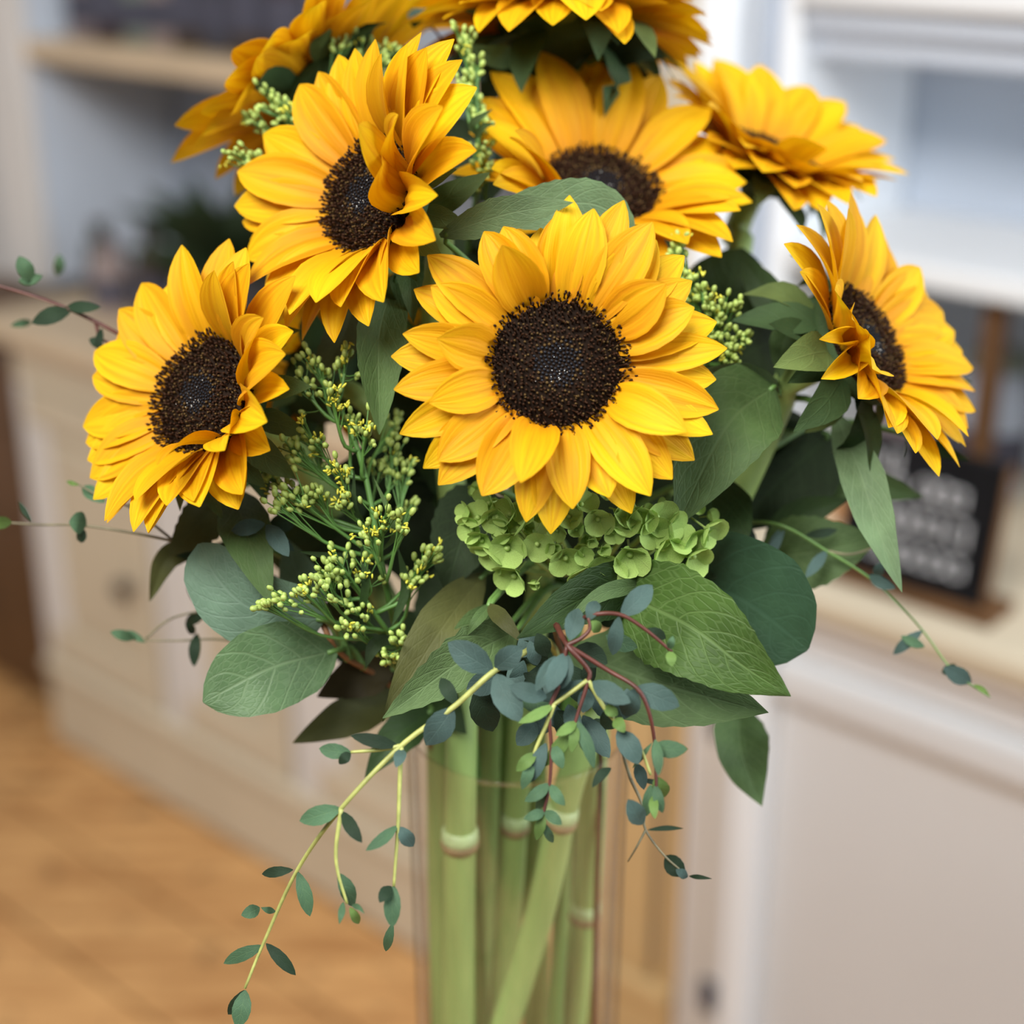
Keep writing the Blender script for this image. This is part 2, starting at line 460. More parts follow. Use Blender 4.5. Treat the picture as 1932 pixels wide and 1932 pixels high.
M['cream'] = plain('cream_paint', lin(200, 187, 163), .5, .05, 4)
M['cream_light'] = plain('cream_paint_light', lin(212, 208, 204), .5, .04, 4)
M['cream_warm'] = plain('cream_paint_warm', lin(203, 172, 122), .5, .06, 5)
M['greige'] = plain('greige_paint', lin(218, 220, 222), .45, .03, 3)
M['white'] = plain('white_paint', lin(240, 245, 250), .4, .03, 4)
M['panel_blue'] = plain('pale_blue_grey_panel', lin(196, 206, 220), .5, .03, 3)
M['panel_grey'] = plain('blue_grey_panel', lin(168, 178, 194), .5, .05, 3)
M['shelf_wood'] = plain('shelf_edge_paint', lin(200, 178, 148), .5, .06, 8)
M['gapdark'] = plain('cabinet_gap', lin(70, 70, 84), .8, .2)
M['knob'] = plain('dark_knob_iron', lin(58, 48, 46), .4, .2, metallic=.5)
M['brown_wood'] = plain('dark_brown_wood', lin(92, 62, 34), .5, .3, 12, stretch=(1, 1, .2))
M['wall'] = plain('painted_wall', lin(205, 205, 205), .7, .03, 3)
M['black'] = plain('chalkboard_black', lin(20, 20, 22), .85, .3, 30, spec=.12)
M['chalk'] = plain('chalk_white', lin(190, 190, 192), .9, .15, 200)
M['stool_wood'] = plain('stool_wood', lin(150, 112, 72), .5, .2, 20)

floor = part('floor', [RB(-3.6, -1.4, -.02), RB(1.2, -1.4, -.02), RB(1.2, 2.1, -.02), RB(-3.6, 2.1, -.02)], [(0, 1, 2, 3)], M['floor_gap'], None, smooth=False)
tag(floor, 'worn orange brown wooden floor boards in front of the cream cabinets', 'floor', kind='structure')
k = 0
for o0 in np.arange(1.262 - .19 * 13, 1.66, .19):
    joints = [-3.6] + sorted(-3.0 + .37 * (k % 3) + 1.5 * j for j in range(3)) + [1.2]
    for t0, t1 in zip(joints[:-1], joints[1:]):
        rbox('plank', t0 + .0015, t1 - .0015, o0 + .004, o0 + .186, -.018, 0, M['floor'], floor, .003)
    k += 1
wall = rbox('wall_back', -3.6, 1.2, 2.02, 2.1, 0, 2.6, M['wall'], None, 0)
wl = rbox('wall_left', -3.68, -3.6, -1.4, 2.1, 0, 2.6, M['wall'], None, 0)
tag(wl, 'pale painted side wall at the end of the floor', 'wall', kind='structure')
tag(wall, 'pale painted wall behind the cabinet run', 'wall', kind='structure')

# base cabinets of the left run: one per door
divs = [-2.53, -2.112, -1.762, -1.40, -1.015]
clabels = ['cream cupboard with a dark knob at the wooden end of the run',
           'cream cupboard with panelled door beside the dark knobbed cupboard',
           'cream cupboard with panelled door third from the dark wood chest',
           'tan cream cupboard end unit behind the glass vase beside the white strip']
for i in range(4):
    t0, t1 = divs[i], divs[i + 1]
    face = M['cream'] if i < 3 else M['cream_warm']
    c = thing('base_cabinet', RB((t0 + t1) / 2, 1.6, 0), clabels[i], 'cabinet')
    rbox('body', t0 + .001, t1 - .001, 1.475, 2.0, .0, .812, face, c, 0)
    rbox('plinth', t0 + .001, t1 - .001, 1.452, 1.476, 0, .150, face, c, .004)
    rbox('plinth_moulding', t0 + .001, t1 - .001, 1.440, 1.476, .150, .185, face, c, .010)
    rbox('top_rail', t0 + .001, t1 - .001, 1.455, 1.476, .74, .812, face, c, .004)
    rbox('stile', t0 + .001, t0 + .03, 1.455, 1.476, .185, .74, M['cream_light'], c, .003)
    rbox('stile', t1 - .03, t1 - .001, 1.455, 1.476, .185, .74, M['cream_light'] if i < 3 else face, c, .003)
    rbox('hinge_strip', t1 - .040, t1 - .031, 1.462, 1.478, .20, .73, M['gapdark'], c, 0)
    d = rbox('door', t0 + .034, t1 - .042, 1.462, 1.478, .19, .735, face, c, .003)
    a, b2 = t0 + .034, t1 - .042
    rbox('door_rail', a, b2, 1.450, 1.464, .19, .26, face, d, .004)
    rbox('door_rail', a, b2, 1.450, 1.464, .665, .735, face, d, .004)
    rbox('door_stile', a, a + .055, 1.450, 1.464, .26, .665, M['cream_light'] if i < 3 else face, d, .004)
    rbox('door_stile', b2 - .055, b2, 1.450, 1.464, .26, .665, face, d, .004)
    rbox('door_panel', a + .075, b2 - .075, 1.454, 1.466, .285, .64, face, d, .008)
    if i == 0:
        kv, kf, ku = lathe_geo([(.0, -.02), (.008, -.018), (.006, 0), (.016, .008), (.018, .018), (.012, .026), (0, .028)], 16)
        R3 = np.stack([TD, np.array([0, 0, 1.]), -ND], 0)
        part('knob', kv @ R3 + RB(b2 - .06, 1.446, .425), kf, M['knob'], d)

# worktop over the left run, and the right block
ct = rbox('worktop', -2.62, -1.0, 1.43, 2.0, .812, .85, M['shelf_wood'], None, .008)
tag(ct, 'cream painted worktop over the panelled cupboards under the jar hutch', 'worktop')

rb_ = thing('counter_block', RB(-.6, 1.7, 0), 'plain greige counter with stepped mouldings beside the vase', 'counter')
rbox('stile', -1.012, -.930, 1.455, 1.50, 0, .812, M['cream_light'], rb_, .004)
rbox('hinge', -.973, -.962, 1.447, 1.456, .60, .67, M['knob'], rb_, 0)
rbox('hinge', -.968, -.945, 1.447, 1.456, .19, .235, M['gapdark'], rb_, 0)
rbox('groove', -.971, -.967, 1.452, 1.456, .0, .60, M['cream'], rb_, 0)
rbox('corner_strip', -.928, -.888, 1.43, 1.50, 0, .79, M['white'], rb_, .006)
rbox('front_panel', -.886, -.15, 1.462, 1.50, 0, .69, M['greige'], rb_, 0)
rbox('body', -1.012, -.15, 1.502, 2.0, 0, .812, M['greige'], rb_, 0)
rbox('moulding', -.886, -.15, 1.440, 1.50, .69, .745, M['greige'], rb_, .012)
rbox('moulding', -.886, -.15, 1.452, 1.50, .747, .79, M['greige'], rb_, .004)
ct2 = rbox('worktop', -.998, -.15, 1.425, 2.0, .812, .85, M['cream'], None, .012)
tag(ct2, 'cream worktop with rounded front edge under the chalkboard sign', 'worktop')
rbox('nosing', -.95, -.15, 1.436, 1.46, .792, .812, M['cream_light'], ct2, .006)

# hutch above the left worktop
h = thing('hutch', RB(-2.0, 1.8, .85), 'open painted hutch with jars on its shelf over the panelled cupboards', 'hutch')
rbox('back_panel', -2.82, -1.185, 1.975, 1.999, .85, 2.2, M['panel_grey'], h, 0)
rbox('side_panel', -2.82, -2.70, 1.665, 1.974, .85, 2.2, M['panel_blue'], h, .004)  # window light on this inner face is put into its paler blue
rbox('stile', -2.825, -2.695, 1.64, 1.664, .85, 2.2, M['cream_light'], h, .005)
rbox('shelf', -2.698, -1.232, 1.652, 1.973, 1.275, 1.312, M['shelf_wood'], h, .006)
rbox('shelf', -2.698, -1.232, 1.652, 1.973, 1.70, 1.737, M['shelf_wood'], h, .006)
rbox('stile', -1.230, -1.182, 1.645, 1.974, .85, 2.2, M['cream'], h, .004)
# hutch above the right worktop
h2 = thing('hutch', RB(-.7, 1.8, .85), 'white hutch with moulded shelves above the chalkboard sign', 'hutch')
rbox('back_panel', -1.18, -.15, 1.955, 1.999, .852, 2.2, M['panel_blue'], h2, 0)
rbox('post', -1.178, -1.125, 1.64, 1.953, .852, 2.2, M['white'], h2, .006)
rbox('post', -1.070, -1.045, 1.66, 1.953, .852, 2.2, M['white'], h2, .006)
rbox('post_recess', -1.124, -1.071, 1.72, 1.953, .852, 2.2, M['panel_grey'], h2, 0)  # shadow between the posts put into the grey colour
rbox('shelf', -1.044, -.15, 1.645, 1.953, 1.455, 1.485, M['greige'], h2, .006)
rbox('shelf_moulding', -1.044, -.15, 1.665, 1.70, 1.425, 1.455, M['panel_blue'], h2, .008)
rbox('shelf_moulding', -1.044, -.15, 1.685, 1.72, 1.395, 1.425, M['panel_blue'], h2, .008)
rbox('shelf', -1.044, -.15, 1.66, 1.953, 1.148, 1.178, M['greige'], h2, .005)
rbox('shelf_support', -.792, -.768, 1.69, 1.715, .852, 1.146, M['brown_wood'], h2, .003)

# dark wooden chest past the end of the run
ch = thing('wooden_chest', RB(-2.72, 1.75, 0), 'dark brown wooden chest standing past the end of the cream cupboards', 'chest')
for i, (z0, z1) in enumerate(((.03, .20), (.203, .40), (.403, .60), (.603, .78))):
    rbox('board', -2.98, -2.552, 1.50, 1.53, z0, z1, M['brown_wood'], ch, .004)
rbox('body', -2.975, -2.556, 1.531, 1.98, .03, .785, M['brown_wood'], ch, 0)
rbox('lid', -3.0, -2.551, 1.48, 1.99, .786, .811, M['brown_wood'], ch, .005)
for tt in (-2.96, -2.58):
    rbox('foot', tt - .02, tt + .02, 1.54, 1.60, 0, .032, M['brown_wood'], ch, .002)

# jars and bottles (shape: lathe profile)
def vessel(name, t, o, z, r, hgt, mat, label, cat, neck=.5, capmat=None, group=None, shoulder=.7):
    e = thing(name, RB(t, o, z), label, cat, group)
    prof = [(0, 0), (r * .92, 0), (r, .006), (r, hgt * shoulder * .8), (r * .96, hgt * shoulder), (r * neck, hgt * (shoulder + .12)), (r * neck, hgt * .94), (0, hgt * .94)]
    v, f, uv = lathe_geo(prof, 24)
    part('body', v + RB(t, o, z), f, mat, e)
    if capmat:
        v, f, uv = lathe_geo([(0, hgt * .90), (r * neck * 1.12, hgt * .90), (r * neck * 1.12, hgt * .99), (r * neck, hgt), (0, hgt)], 20)
        part('cap', v + RB(t, o, z), f, capmat, e)
    v, f, uv = lathe_geo([(r * 1.012, hgt * .16), (r * 1.02, hgt * .17), (r * 1.02, hgt * .48), (r * 1.012, hgt * .49)], 24)
    part('label_band', v + RB(t, o, z), f, M['gapdark'], e)
    return e
JM = [plain('jar_%s' % n, lin(*c), .35, .1) for n, c in (('mauve', (128, 116, 120)), ('plum', (56, 40, 42)), ('sage', (112, 122, 112)), ('pink', (146, 130, 126)), ('umber', (62, 50, 42)), ('slate', (60, 60, 68)))]
names = ['mauve', 'plum', 'sage', 'dusty pink', 'umber brown', 'slate grey']
seq = [(-2.645, 0, .036, .17), (-2.555, 1, .042, .20), (-2.475, 2, .034, .16), (-2.402, 3, .032, .17), (-2.325, 4, .038, .22), (-2.245, 5, .036, .19), (-2.160, 4, .040, .23), (-2.075, 1, .036, .21)]
jl = ['mauve jar at the side panel end of the hutch shelf', 'plum jar between the mauve and the sage jar on the shelf', 'small sage green jar on the hutch shelf',
      'dusty pink jar beside the sage jar on the shelf', 'umber brown bottle beside the dusty pink jar', 'slate grey jar between two umber bottles',
      'tall umber bottle beside the slate grey jar', 'plum bottle last on the shelf beside the tall umber bottle']
for (t, mi, r, hg), lb in zip(seq, jl):
    vessel('jar', t, 1.76, 1.312, r, hg, JM[mi], lb, 'jar', capmat=JM[(mi + 2) % 6], group='jars on the hutch shelf', neck=.55)
# pieces on the left worktop
vessel('crock', -2.44, 1.62, .85, .035, .13, JM[3], 'dusty pink crock on the worktop by the sage bottle', 'crock', capmat=JM[0], neck=.7)
vessel('bottle', -2.52, 1.66, .85, .030, .15, M['leaf_deep_shade'], 'dark green bottle on the worktop by the pink crock', 'bottle', capmat=JM[4])
vessel('bottle', -2.33, 1.64, .85, .036, .17, JM[4], 'umber bottle on the worktop under the hutch shelf', 'bottle', capmat=JM[5])
def bushy(t, o, z):
    e = thing('potted_plant', RB(t, o, z), 'dark leafy plant in a slate pot on the worktop', 'plant')
    v, f, uv = lathe_geo([(0, 0), (.05, 0), (.066, .10), (.07, .11), (.06, .11), (.055, .095), (0, .095)], 24)
    part('pot', v + RB(t, o, z), f, JM[5], e)
    r2 = np.random.default_rng(3)
    c = RB(t, o, z + .09)
    for i in range(44):
        dv = unit(np.array([r2.normal(), r2.normal(), abs(r2.normal()) * .9 + .15]))
        tip = c + dv * r2.uniform(.12, .25)
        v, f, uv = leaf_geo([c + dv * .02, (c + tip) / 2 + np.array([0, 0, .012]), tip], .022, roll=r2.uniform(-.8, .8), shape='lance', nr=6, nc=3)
        part('leaf', v, f, M['leaf_deep_shade'], e, uv)
bushy(-2.17, 1.70, .85)

# chalkboard sign on the right worktop
sg = thing('chalkboard_sign', RB(-.72, 1.49, .85), 'small black chalkboard sign with white lettering on the worktop', 'sign')
LEAN = .16
def sgp(a, bz, off=0.0):
    """a: 0..1 across the board, bz: metres up the board"""
    t = -.836 + a * .178
    return RB(t, 1.486 + bz * math.sin(LEAN) - off * math.cos(LEAN), .866 + bz * math.cos(LEAN) + off * math.sin(LEAN) * -1)
def sgslab(name, a0, a1, z0, z1, f0, f1, mat, parent):
    v = np.array([sgp(a, z, o) for a in (a0, a1) for o in (f1, f0) for z in (z0, z1)])
    return part(name, v, box_geo(0, 1, 0, 1, 0, 1)[1], mat, parent, smooth=False)
bd = sgslab('board', 0, 1, 0, .150, -.006, 0, M['black'], sg)
for a0, a1, z0, z1 in ((-.02, 0, -.004, .154), (1, 1.02, -.004, .154), (0, 1, -.004, 0), (0, 1, .150, .154)):
    sgslab('frame', a0, a1, z0, z1, -.008, .003, M['black'] if a0 < .5 else M['brown_wood'], sg)
rbox('foot', -.846, -.640, 1.468, 1.53, .8502, .864, M['brown_wood'], sg, .002)
def stroke(pts, r=.0017):
    v, f, uv = tube(spline([sgp(a, z, .0012) for a, z in pts], 14), r, 5)
    part('chalk_stroke', v, f, M['chalk'], bd)
# four lines of chalk handwriting, too soft in the photograph to read: loops and stems where the letters stand
def loop(a, z, w, hh):
    stroke([(a + w * math.cos(q), z + hh * math.sin(q)) for q in np.linspace(.4, 6.6, 9)])
for z, items in ((.130, [(.12, .03, .008), (.26, .035, .011)]), (.108, [(.30, .04, .007), (.50, .05, .012), (.62, .05, .012), (.72, .05, .010)]),
                 (.070, [(.26, .05, .013), (.38, .05, .014), (.50, .05, .010), (.60, .05, .010), (.76, .06, .014)]),
                 (.032, [(.22, .05, .010), (.33, .05, .012), (.44, .05, .010), (.56, .05, .010), (.66, .05, .010), (.78, .05, .010)])):
    for a, w, hh in items:
        loop(a, z, w, hh)
        stroke([(a + w, z + hh), (a + w * 1.05, z - hh)])
# things on the right worktop under the shelf
vessel('tin', -.93, 1.80, .85, .055, .16, JM[0], 'mauve grey tin at the post end under the hutch shelf', 'tin', neck=.95, capmat=JM[3], shoulder=.8)
vessel('canister', -.83, 1.84, .85, .045, .19, M['panel_grey'], 'blue grey canister under the shelf beside the brown support', 'canister', neck=.8, capmat=JM[2])
bx = thing('wooden_box', RB(-.87, 1.66, .85), 'low orange wooden box behind the chalkboard sign', 'box')
M['orange_wood'] = plain('orange_wood', lin(190, 140, 95), .5, .15, 20)
for a in ((-.93, -.80, 1.62, 1.628), (-.93, -.80, 1.70, 1.708)):
    rbox('side', a[0], a[1], a[2], a[3], .85, .935, M['orange_wood'], bx, .001)
rbox('end', -.93, -.922, 1.628, 1.70, .85, .935, M['orange_wood'], bx, .001)
rbox('end', -.808, -.80, 1.628, 1.70, .85, .935, M['orange_wood'], bx, .001)
rbox('bottom', -.922, -.808, 1.628, 1.70, .85, .858, M['orange_wood'], bx, 0)
vessel('canister', -.66, 1.80, .85, .05, .20, JM[3], 'dusty pink canister past the brown shelf support', 'canister', neck=.9, capmat=JM[0])

# ------------------------------------------------------------------ stool and vase
VC = np.array([.003, .70, .94])
RIM = 1.203
stool = thing('plant_stool', (VC[0], VC[1], 0), 'small round wooden stool standing under the glass vase', 'stool')
v, f, uv = lathe_geo([(0, .915), (.066, .915), (.071, .92), (.071, .935), (.067, .94), (0, .94)], 40)
part('seat', v + np.array([VC[0], VC[1], 0]), f, M['stool_wood'], stool)
for i in range(3):
    th = math.pi / 2 + i * 2 * math.pi / 3
    a = np.array([VC[0] + .045 * math.cos(th), VC[1] + .045 * math.sin(th), .918]); b_ = np.array([VC[0] + .13 * math.cos(th), VC[1] + .13 * math.sin(th), 0])
    v, f, uv = tube(spline([a, b_], 6), np.linspace(.013, .010, 6), 12)
    part('leg', v, f, M['stool_wood'], stool)
v, f, uv = lathe_geo([(0, 0), (.049, 0), (.0525, .003), (.0540, .012), (.0562, RIM - .94 - .003), (.0552, RIM - .94), (.0534, RIM - .94 - .001), (.0526, RIM - .94 - .006), (.0500, .018), (.046, .012), (0, .012)], 72)
vase = part('glass_vase', v + VC, f, M['glass'], None)
tag(vase, 'clear straight sided glass vase full of green stems', 'vase')
def in_vase(px0, px1, dd):
    """points of a stem inside the vase: photo x at the mouth and at the bottom edge, dd = metres behind (+) / before (-) the vase axis"""
    def at_y(px, Y, z):
        lo = CAM
        pt = np.array([0, Y, z]); dpt = (pt - CAM) @ FW
        pt[0] = (px - 966) / FPX * dpt
        return pt
    q = [at_y(px0, VC[1] + dd, RIM + .0), at_y(px0 + (px1 - px0) * .5, VC[1] + dd, 1.10), at_y(px1, VC[1] + dd, 1.01)]
    e = q[2] + (q[2] - q[1]) * .6; e[2] = .957
    out = []
    for p in q + [e]:
        r = p[:2] - VC[:2]; n = np.linalg.norm(r)
        if n > .042: p[:2] = VC[:2] + r / n * .042
        out.append(p)
    return out

# ------------------------------------------------------------------ sunflower pieces
def disc_meshes():
    r1 = np.random.default_rng(11)
    prof = []
    def hgt(r): return .20 * (1 - r * r) - .07 * math.exp(-(r / .24) ** 2)
    for r in np.linspace(0, 1, 14): prof.append((r, hgt(r)))
    prof += [(1.0, -.12), (.8, -.2)]
    v, f, uv = lathe_geo(prof, 40)
    dome = make_mesh('disc', v, f, uv, True, [M['disc']])
    chunks = []
    N = 950
    for i in range(N):
        r = math.sqrt((i + .5) / N) * 1.0; th = i * 2.399963
        z = hgt(r)
        c = np.array([r * math.cos(th), r * math.sin(th), z - .02])
        rad = np.array([math.cos(th), math.sin(th), 0])
        if r < .36:
            hh, rr, lean, mi = .05, .017, -.1, 2
            if r > .27 and r1.random() < .4: mi = 1; hh = .07
        else:
            k = (r - .36) / .64
            hh = .07 + .10 * k + r1.uniform(-.02, .05); rr = .0145; lean = -.2 + .75 * k; mi = 0
            if r1.random() < .30 - .10 * k: mi = 1; hh *= .75
        ax = unit(np.array([0, 0, 1]) + rad * lean + r1.normal(0, .22, 3) * (0 if r < .3 else 1))
        a = unit(np.cross(ax, [.3, .8, .1])); b = np.cross(ax, a)
        V = []
        for s, q in ((0, 1), (.62, .75), (.82, 1.55), (.97, 1.0)):
            for kk in range(4):
                an = kk * math.pi / 2 + i
                V.append(c + ax * hh * s + rr * q * (a * math.cos(an) + b * math.sin(an)))
        V.append(c + ax * hh * 1.04)
        F2 = [(j * 4 + kk, j * 4 + (kk + 1) % 4, j * 4 + 4 + (kk + 1) % 4, j * 4 + 4 + kk) for j in range(3) for kk in range(4)]
        F2 += [(12 + kk, 12 + (kk + 1) % 4, 16) for kk in range(4)]
        chunks.append((np.array(V), F2, np.zeros((17, 2)), mi))
    for i in range(15):  # glints near the centre, modelled as tiny white octahedra
        r = abs(r1.normal(.22, .12)); th = r1.uniform(3.4, 5.6) if i < 11 else r1.uniform(0, 6.3)
        s = r1.uniform(.005, .011)
        c = np.array([r * math.cos(th), r * math.sin(th), hgt(r) + .05])
        o6 = np.array([(1, 0, 0), (-1, 0, 0), (0, 1, 0), (0, -1, 0), (0, 0, 1), (0, 0, -1)], float) * s + c
        chunks.append((o6, [(0, 2, 4), (2, 1, 4), (1, 3, 4), (3, 0, 4), (2, 0, 5), (1, 2, 5), (3, 1, 5), (0, 3, 5)], np.zeros((6, 2)), 3))
    v, f, uv, fm = merge(chunks)
    flor = make_mesh('disc_florets', v, f, uv, True, [M['floret_dark'], M['floret_tan'], M['floret_centre'], M['glint']], fm)
    v, f, uv = lathe_geo([(.98, .0), (1.08, -.10), (1.02, -.28), (.75, -.46), (.40, -.58), (.24, -.75), (0, -.78)], 28)
    rec = make_mesh('receptacle', v, f, uv, True, [M['bract']])
    return dome, flor, rec
DISC, FLORETS, RECEPT = disc_meshes()
from mathutils import Matrix
def placed(name, me, parent, c, R, s):
    o = bpy.data.objects.new(name, me); COL.objects.link(o); o.parent = parent
    m = Matrix([[*(R[:, j][i] * s for j in range(3)), (c - root_loc(parent))[i]] for i in range(3)] + [[0, 0, 0, 1]])
    o.matrix_local = m
    return o

PLANTS = {}
def add_stem(e, pts, r0, r1, mat, n=34, sides=10, name='stem'):
    path = spline(pts, n)
    v, f, uv = tube(path, np.linspace(r0, r1, n), sides)
    part(name, v, f, mat, e, uv)
    return path

def fit_tips(c, n, e1, e2, rd, tips, e0, L0, lo=.030, hi=.066):
    th = np.radians(np.arange(0, 360, 1.5)); el = np.arange(-40, 150, 5.0); Ls = np.arange(lo, hi, .0015)
    T, E_, L_ = np.meshgrid(th, np.radians(el), Ls, indexing='ij')
    rad = np.cos(T)[..., None] * e1 + np.sin(T)[..., None] * e2
    base = c + rad * rd * .93
    tip = base + L_[..., None] * (np.cos(E_)[..., None] * rad + np.sin(E_)[..., None] * n)
    px = project(tip.reshape(-1, 3)).reshape(*T.shape, 2)
    res = []
    for t in tips:
        te = t[2] if len(t) > 2 and t[2] is not None else e0
        cost = ((px - np.array(t[:2])) ** 2).sum(-1) + .12 * (np.degrees(E_) - te) ** 2 + .6 * ((L_ - L0) / .001) ** 2
        i = np.unravel_index(np.argmin(cost), cost.shape)
        res.append((T[i], E_[i], L_[i], base[i], tip[i]))
    return res

def sunflower(key, label, cpx, depth, nv, rd, tips, vase_at, mids=(), e0=14, L0=.050, hw=.0105, nb=16, bl=.026, back=(), stem_r=(.0065, .0082), gap=15, bract_e=(-35, 25), nodes=(), bmat=None, back_tail=.045):
    c = P(*cpx, depth); n = D(*nv)
    e1 = unit(np.cross([0, 0, 1.0], n)); e2 = np.cross(n, e1)
    R = np.stack([e1, e2, n], 1)
    vp = in_vase(*vase_at)
    e = thing('sunflower', vp[-1], label, 'sunflower', 'sunflowers in the vase')
    r2 = np.random.default_rng(abs(hash(key)) % 1000 if False else sum(map(ord, key)))
    placed('disc', DISC, e, c, R, rd)
    o = placed('disc_florets', FLORETS, e, c, R, rd); o['kind'] = 'stuff'
    placed('receptacle', RECEPT, e, c, R, rd)
    used = []
    def petal(th, el, L, base, tip, layer, roll, w):
        dn = -n * (.0035 * layer)
        v, f, uv = petal_geo(base + dn - (tip - base) * .10, tip + dn * .5, n, w, bend=r2.uniform(.10, .24) * (1 if el < 1.2 else .2), roll=roll, twist=r2.normal(0, .18), groove=r2.uniform(.07, .15))
        part('petal', v, f, M['petal'], e, uv)
    for layer, lst in ((0, tips), (1, back)):
        for i, (t, s) in enumerate(zip(lst, fit_tips(c, n, e1, e2, rd, lst, e0 - 6 * layer, L0))):
            roll = t[3] if len(t) > 3 and t[3] is not None else r2.uniform(.25, .65)
            w = t[4] if len(t) > 4 else hw * r2.uniform(.88, 1.1) * (1 - .1 * layer)
            lay = layer if back else (i % 2) * .7
            petal(*s, lay, roll, w); used.append(s[0] % (2 * math.pi))
    used = sorted(used)
    for a, b in zip(used, used[1:] + [used[0] + 2 * math.pi]):
        k = int((b - a) / math.radians(gap))
        for j in range(k):
            th = a + (b - a) * (j + 1) / (k + 1) + r2.normal(0, .03)
            el = math.radians(e0 - 8 + r2.normal(0, 5)); L = L0 * r2.uniform(.82, .98)
            rad = math.cos(th) * e1 + math.sin(th) * e2; bs = c + rad * rd * .93
            petal(th, el, L, bs, bs + L * (math.cos(el) * rad + math.sin(el) * n), 1.2, r2.uniform(.25, .6), hw * .9)
    # second, lower rank of bracts and outer rank
    for i in range(nb):
        th = 2 * math.pi * i / nb + r2.normal(0, .07); el = math.radians(r2.uniform(*bract_e))
        rad = math.cos(th) * e1 + math.sin(th) * e2
        b0 = c + rad * rd * (1.0 if i % 2 else .86) - n * rd * (.14 if i % 2 else .34)
        L = bl * r2.uniform(.75, 1.15)
        m1 = b0 + L * .55 * (math.cos(el) * rad + math.sin(el) * n); el2 = el - .5 + r2.normal(0, .25)
        t1 = m1 + L * .5 * (math.cos(el2) * rad + math.sin(el2) * n)
        v, f, uv = leaf_geo([b0 - rad * .004, m1, t1], L * .26, shape='ovate', facing=-n, nr=8, nc=5, fold=-.2, seed=i)
        part('bract', v, f, (bmat or M['bract']) if i % 3 else M['bract_light'], e, uv)
    pts = [c - n * rd * .5, c - n * back_tail] + [P(*m) for m in mids] + vp
    path = add_stem(e, pts, stem_r[0], stem_r[1], M['stem'])
    for y in nodes:
        pr = project(path); i = int(np.argmin(abs(pr[:, 1] - y)))
        t = unit(path[min(i + 1, len(path) - 1)] - path[i - 1])
        v, f, uv = tube([path[i] - t * .007, path[i] - t * .0015, path[i] + t * .0005], [stem_r[1] * 1.0, stem_r[1] * 1.07, stem_r[1] * 1.05], 12)
        part('stem_joint', v, f, M['node_pale'], e, uv)
        v, f, uv = tube([path[i], path[i] + t * .0025, path[i] + t * .0045], [stem_r[1] * 1.09, stem_r[1] * 1.12, stem_r[1] * 1.03], 12)
        part('stem_scar', v, f, M['node'], e, uv)
    PLANTS[key] = (e, path)
    return e

def leaf(key, mids, wpx, mat, petiole=True, **kw):
    e, path = PLANTS[key]
    pts = [P(*m) for m in mids]
    d = mids[len(mids) // 2][2]
    v, f, uv = leaf_geo(pts, wpx / 2 * d / FPX, **kw)
    o = part('leaf', v, f, M[mat], e, uv)
    if petiole:
        i = int(np.argmin(np.linalg.norm(path - pts[0], axis=1)))
        j = min(len(path) - 1, i + 2)
        q = path[j]; L = np.linalg.norm(q - pts[0])
        if L > .004:
            m = (pts[0] + q) / 2 + np.array([0, .25 * L, .06 * L])
            tv, tf, tu = tube(spline([q, m, pts[0], pts[0] + (pts[1] - pts[0]) * .12], 10), np.linspace(.0022, .0012, 10), 6)
            part('petiole', tv, tf, M['stem_dark'], e, tu)
    return o

def z3(lst, s, ox, oy):
    return [(ox + a[0] * s, oy + a[1] * s, *a[2:]) for a in lst]

# ---- the nine sunflowers; petal tips read from the photograph, distances from the head they grow on
sA_f = z3([(345, 800), (310, 520), (305, 1130), (350, 1440), (580, 1620), (770, 1545, 35, .7), (1050, 1680), (1235, 1620), (1460, 1620), (1570, 1535), (1640, 1280, 20), (1690, 1430),
           (1680, 640, 20), (1540, 510, 22), (1490, 290), (1465, 190), (1165, 120), (980, 150), (685, 310, 22), (590, 245, None, .9), (690, 220), (1810, 1170)], .3623, 700, 350)
sA_b = z3([(300, 360), (225, 540), (165, 770), (110, 890), (120, 1060), (145, 1285), (270, 1475), (350, 1560), (800, 1745), (930, 1810), (1360, 1710), (1775, 1290), (1805, 1010), (1860, 840),
           (1805, 710), (1675, 490), (1640, 360), (1320, 70), (1040, 40), (880, 220)], .3623, 700, 350)
sunflower('A', 'large sunflower facing forward with a full round dark disc above the green hydrangea', (1052, 688), .66, (.02, .06, 1), .0292, sA_f, (985, 940, .0), mids=[(1030, 1000, .74), (1000, 1250, .79)],
          e0=12, L0=.043, hw=.0110, back=sA_b, nodes=(1580,), stem_r=(.0065, .0068), gap=30, bl=.022)
sB = z3([(445, 955), (580, 740), (785, 480), (1000, 300), (1390, 250), (1490, 260), (1650, 220), (1700, 330), (1790, 490), (1780, 850, 70, .8), (1345, 640, 95, 1.0), (1250, 920, 120, 1.1), (425, 1160), (455, 1240),
         (465, 1620), (480, 1450), (735, 1760), (700, 1840), (1020, 1710), (1160, 1820), (1260, 1690, 50, .9), (1540, 1350, 75, .9), (1560, 1090, 90, 1.2), (870, 1700), (570, 1760), (600, 830), (1600, 600, 60, .7), (1230, 300), (1110, 700, 40)], .3364, 300, 0)
sunflower('B', 'sunflower with curled front petals facing sideways behind the serrated pale leaf', (700, 372), .70, (-.62, .20, .72), .0285, sB, (870, 856, -.030), mids=[(820, 600, .76), (860, 1000, .78), (872, 1250, .77)],
          e0=26, L0=.050, hw=.0127, nodes=(1560,), stem_r=(.0065, .0088), bmat=M['leaf_mid'])
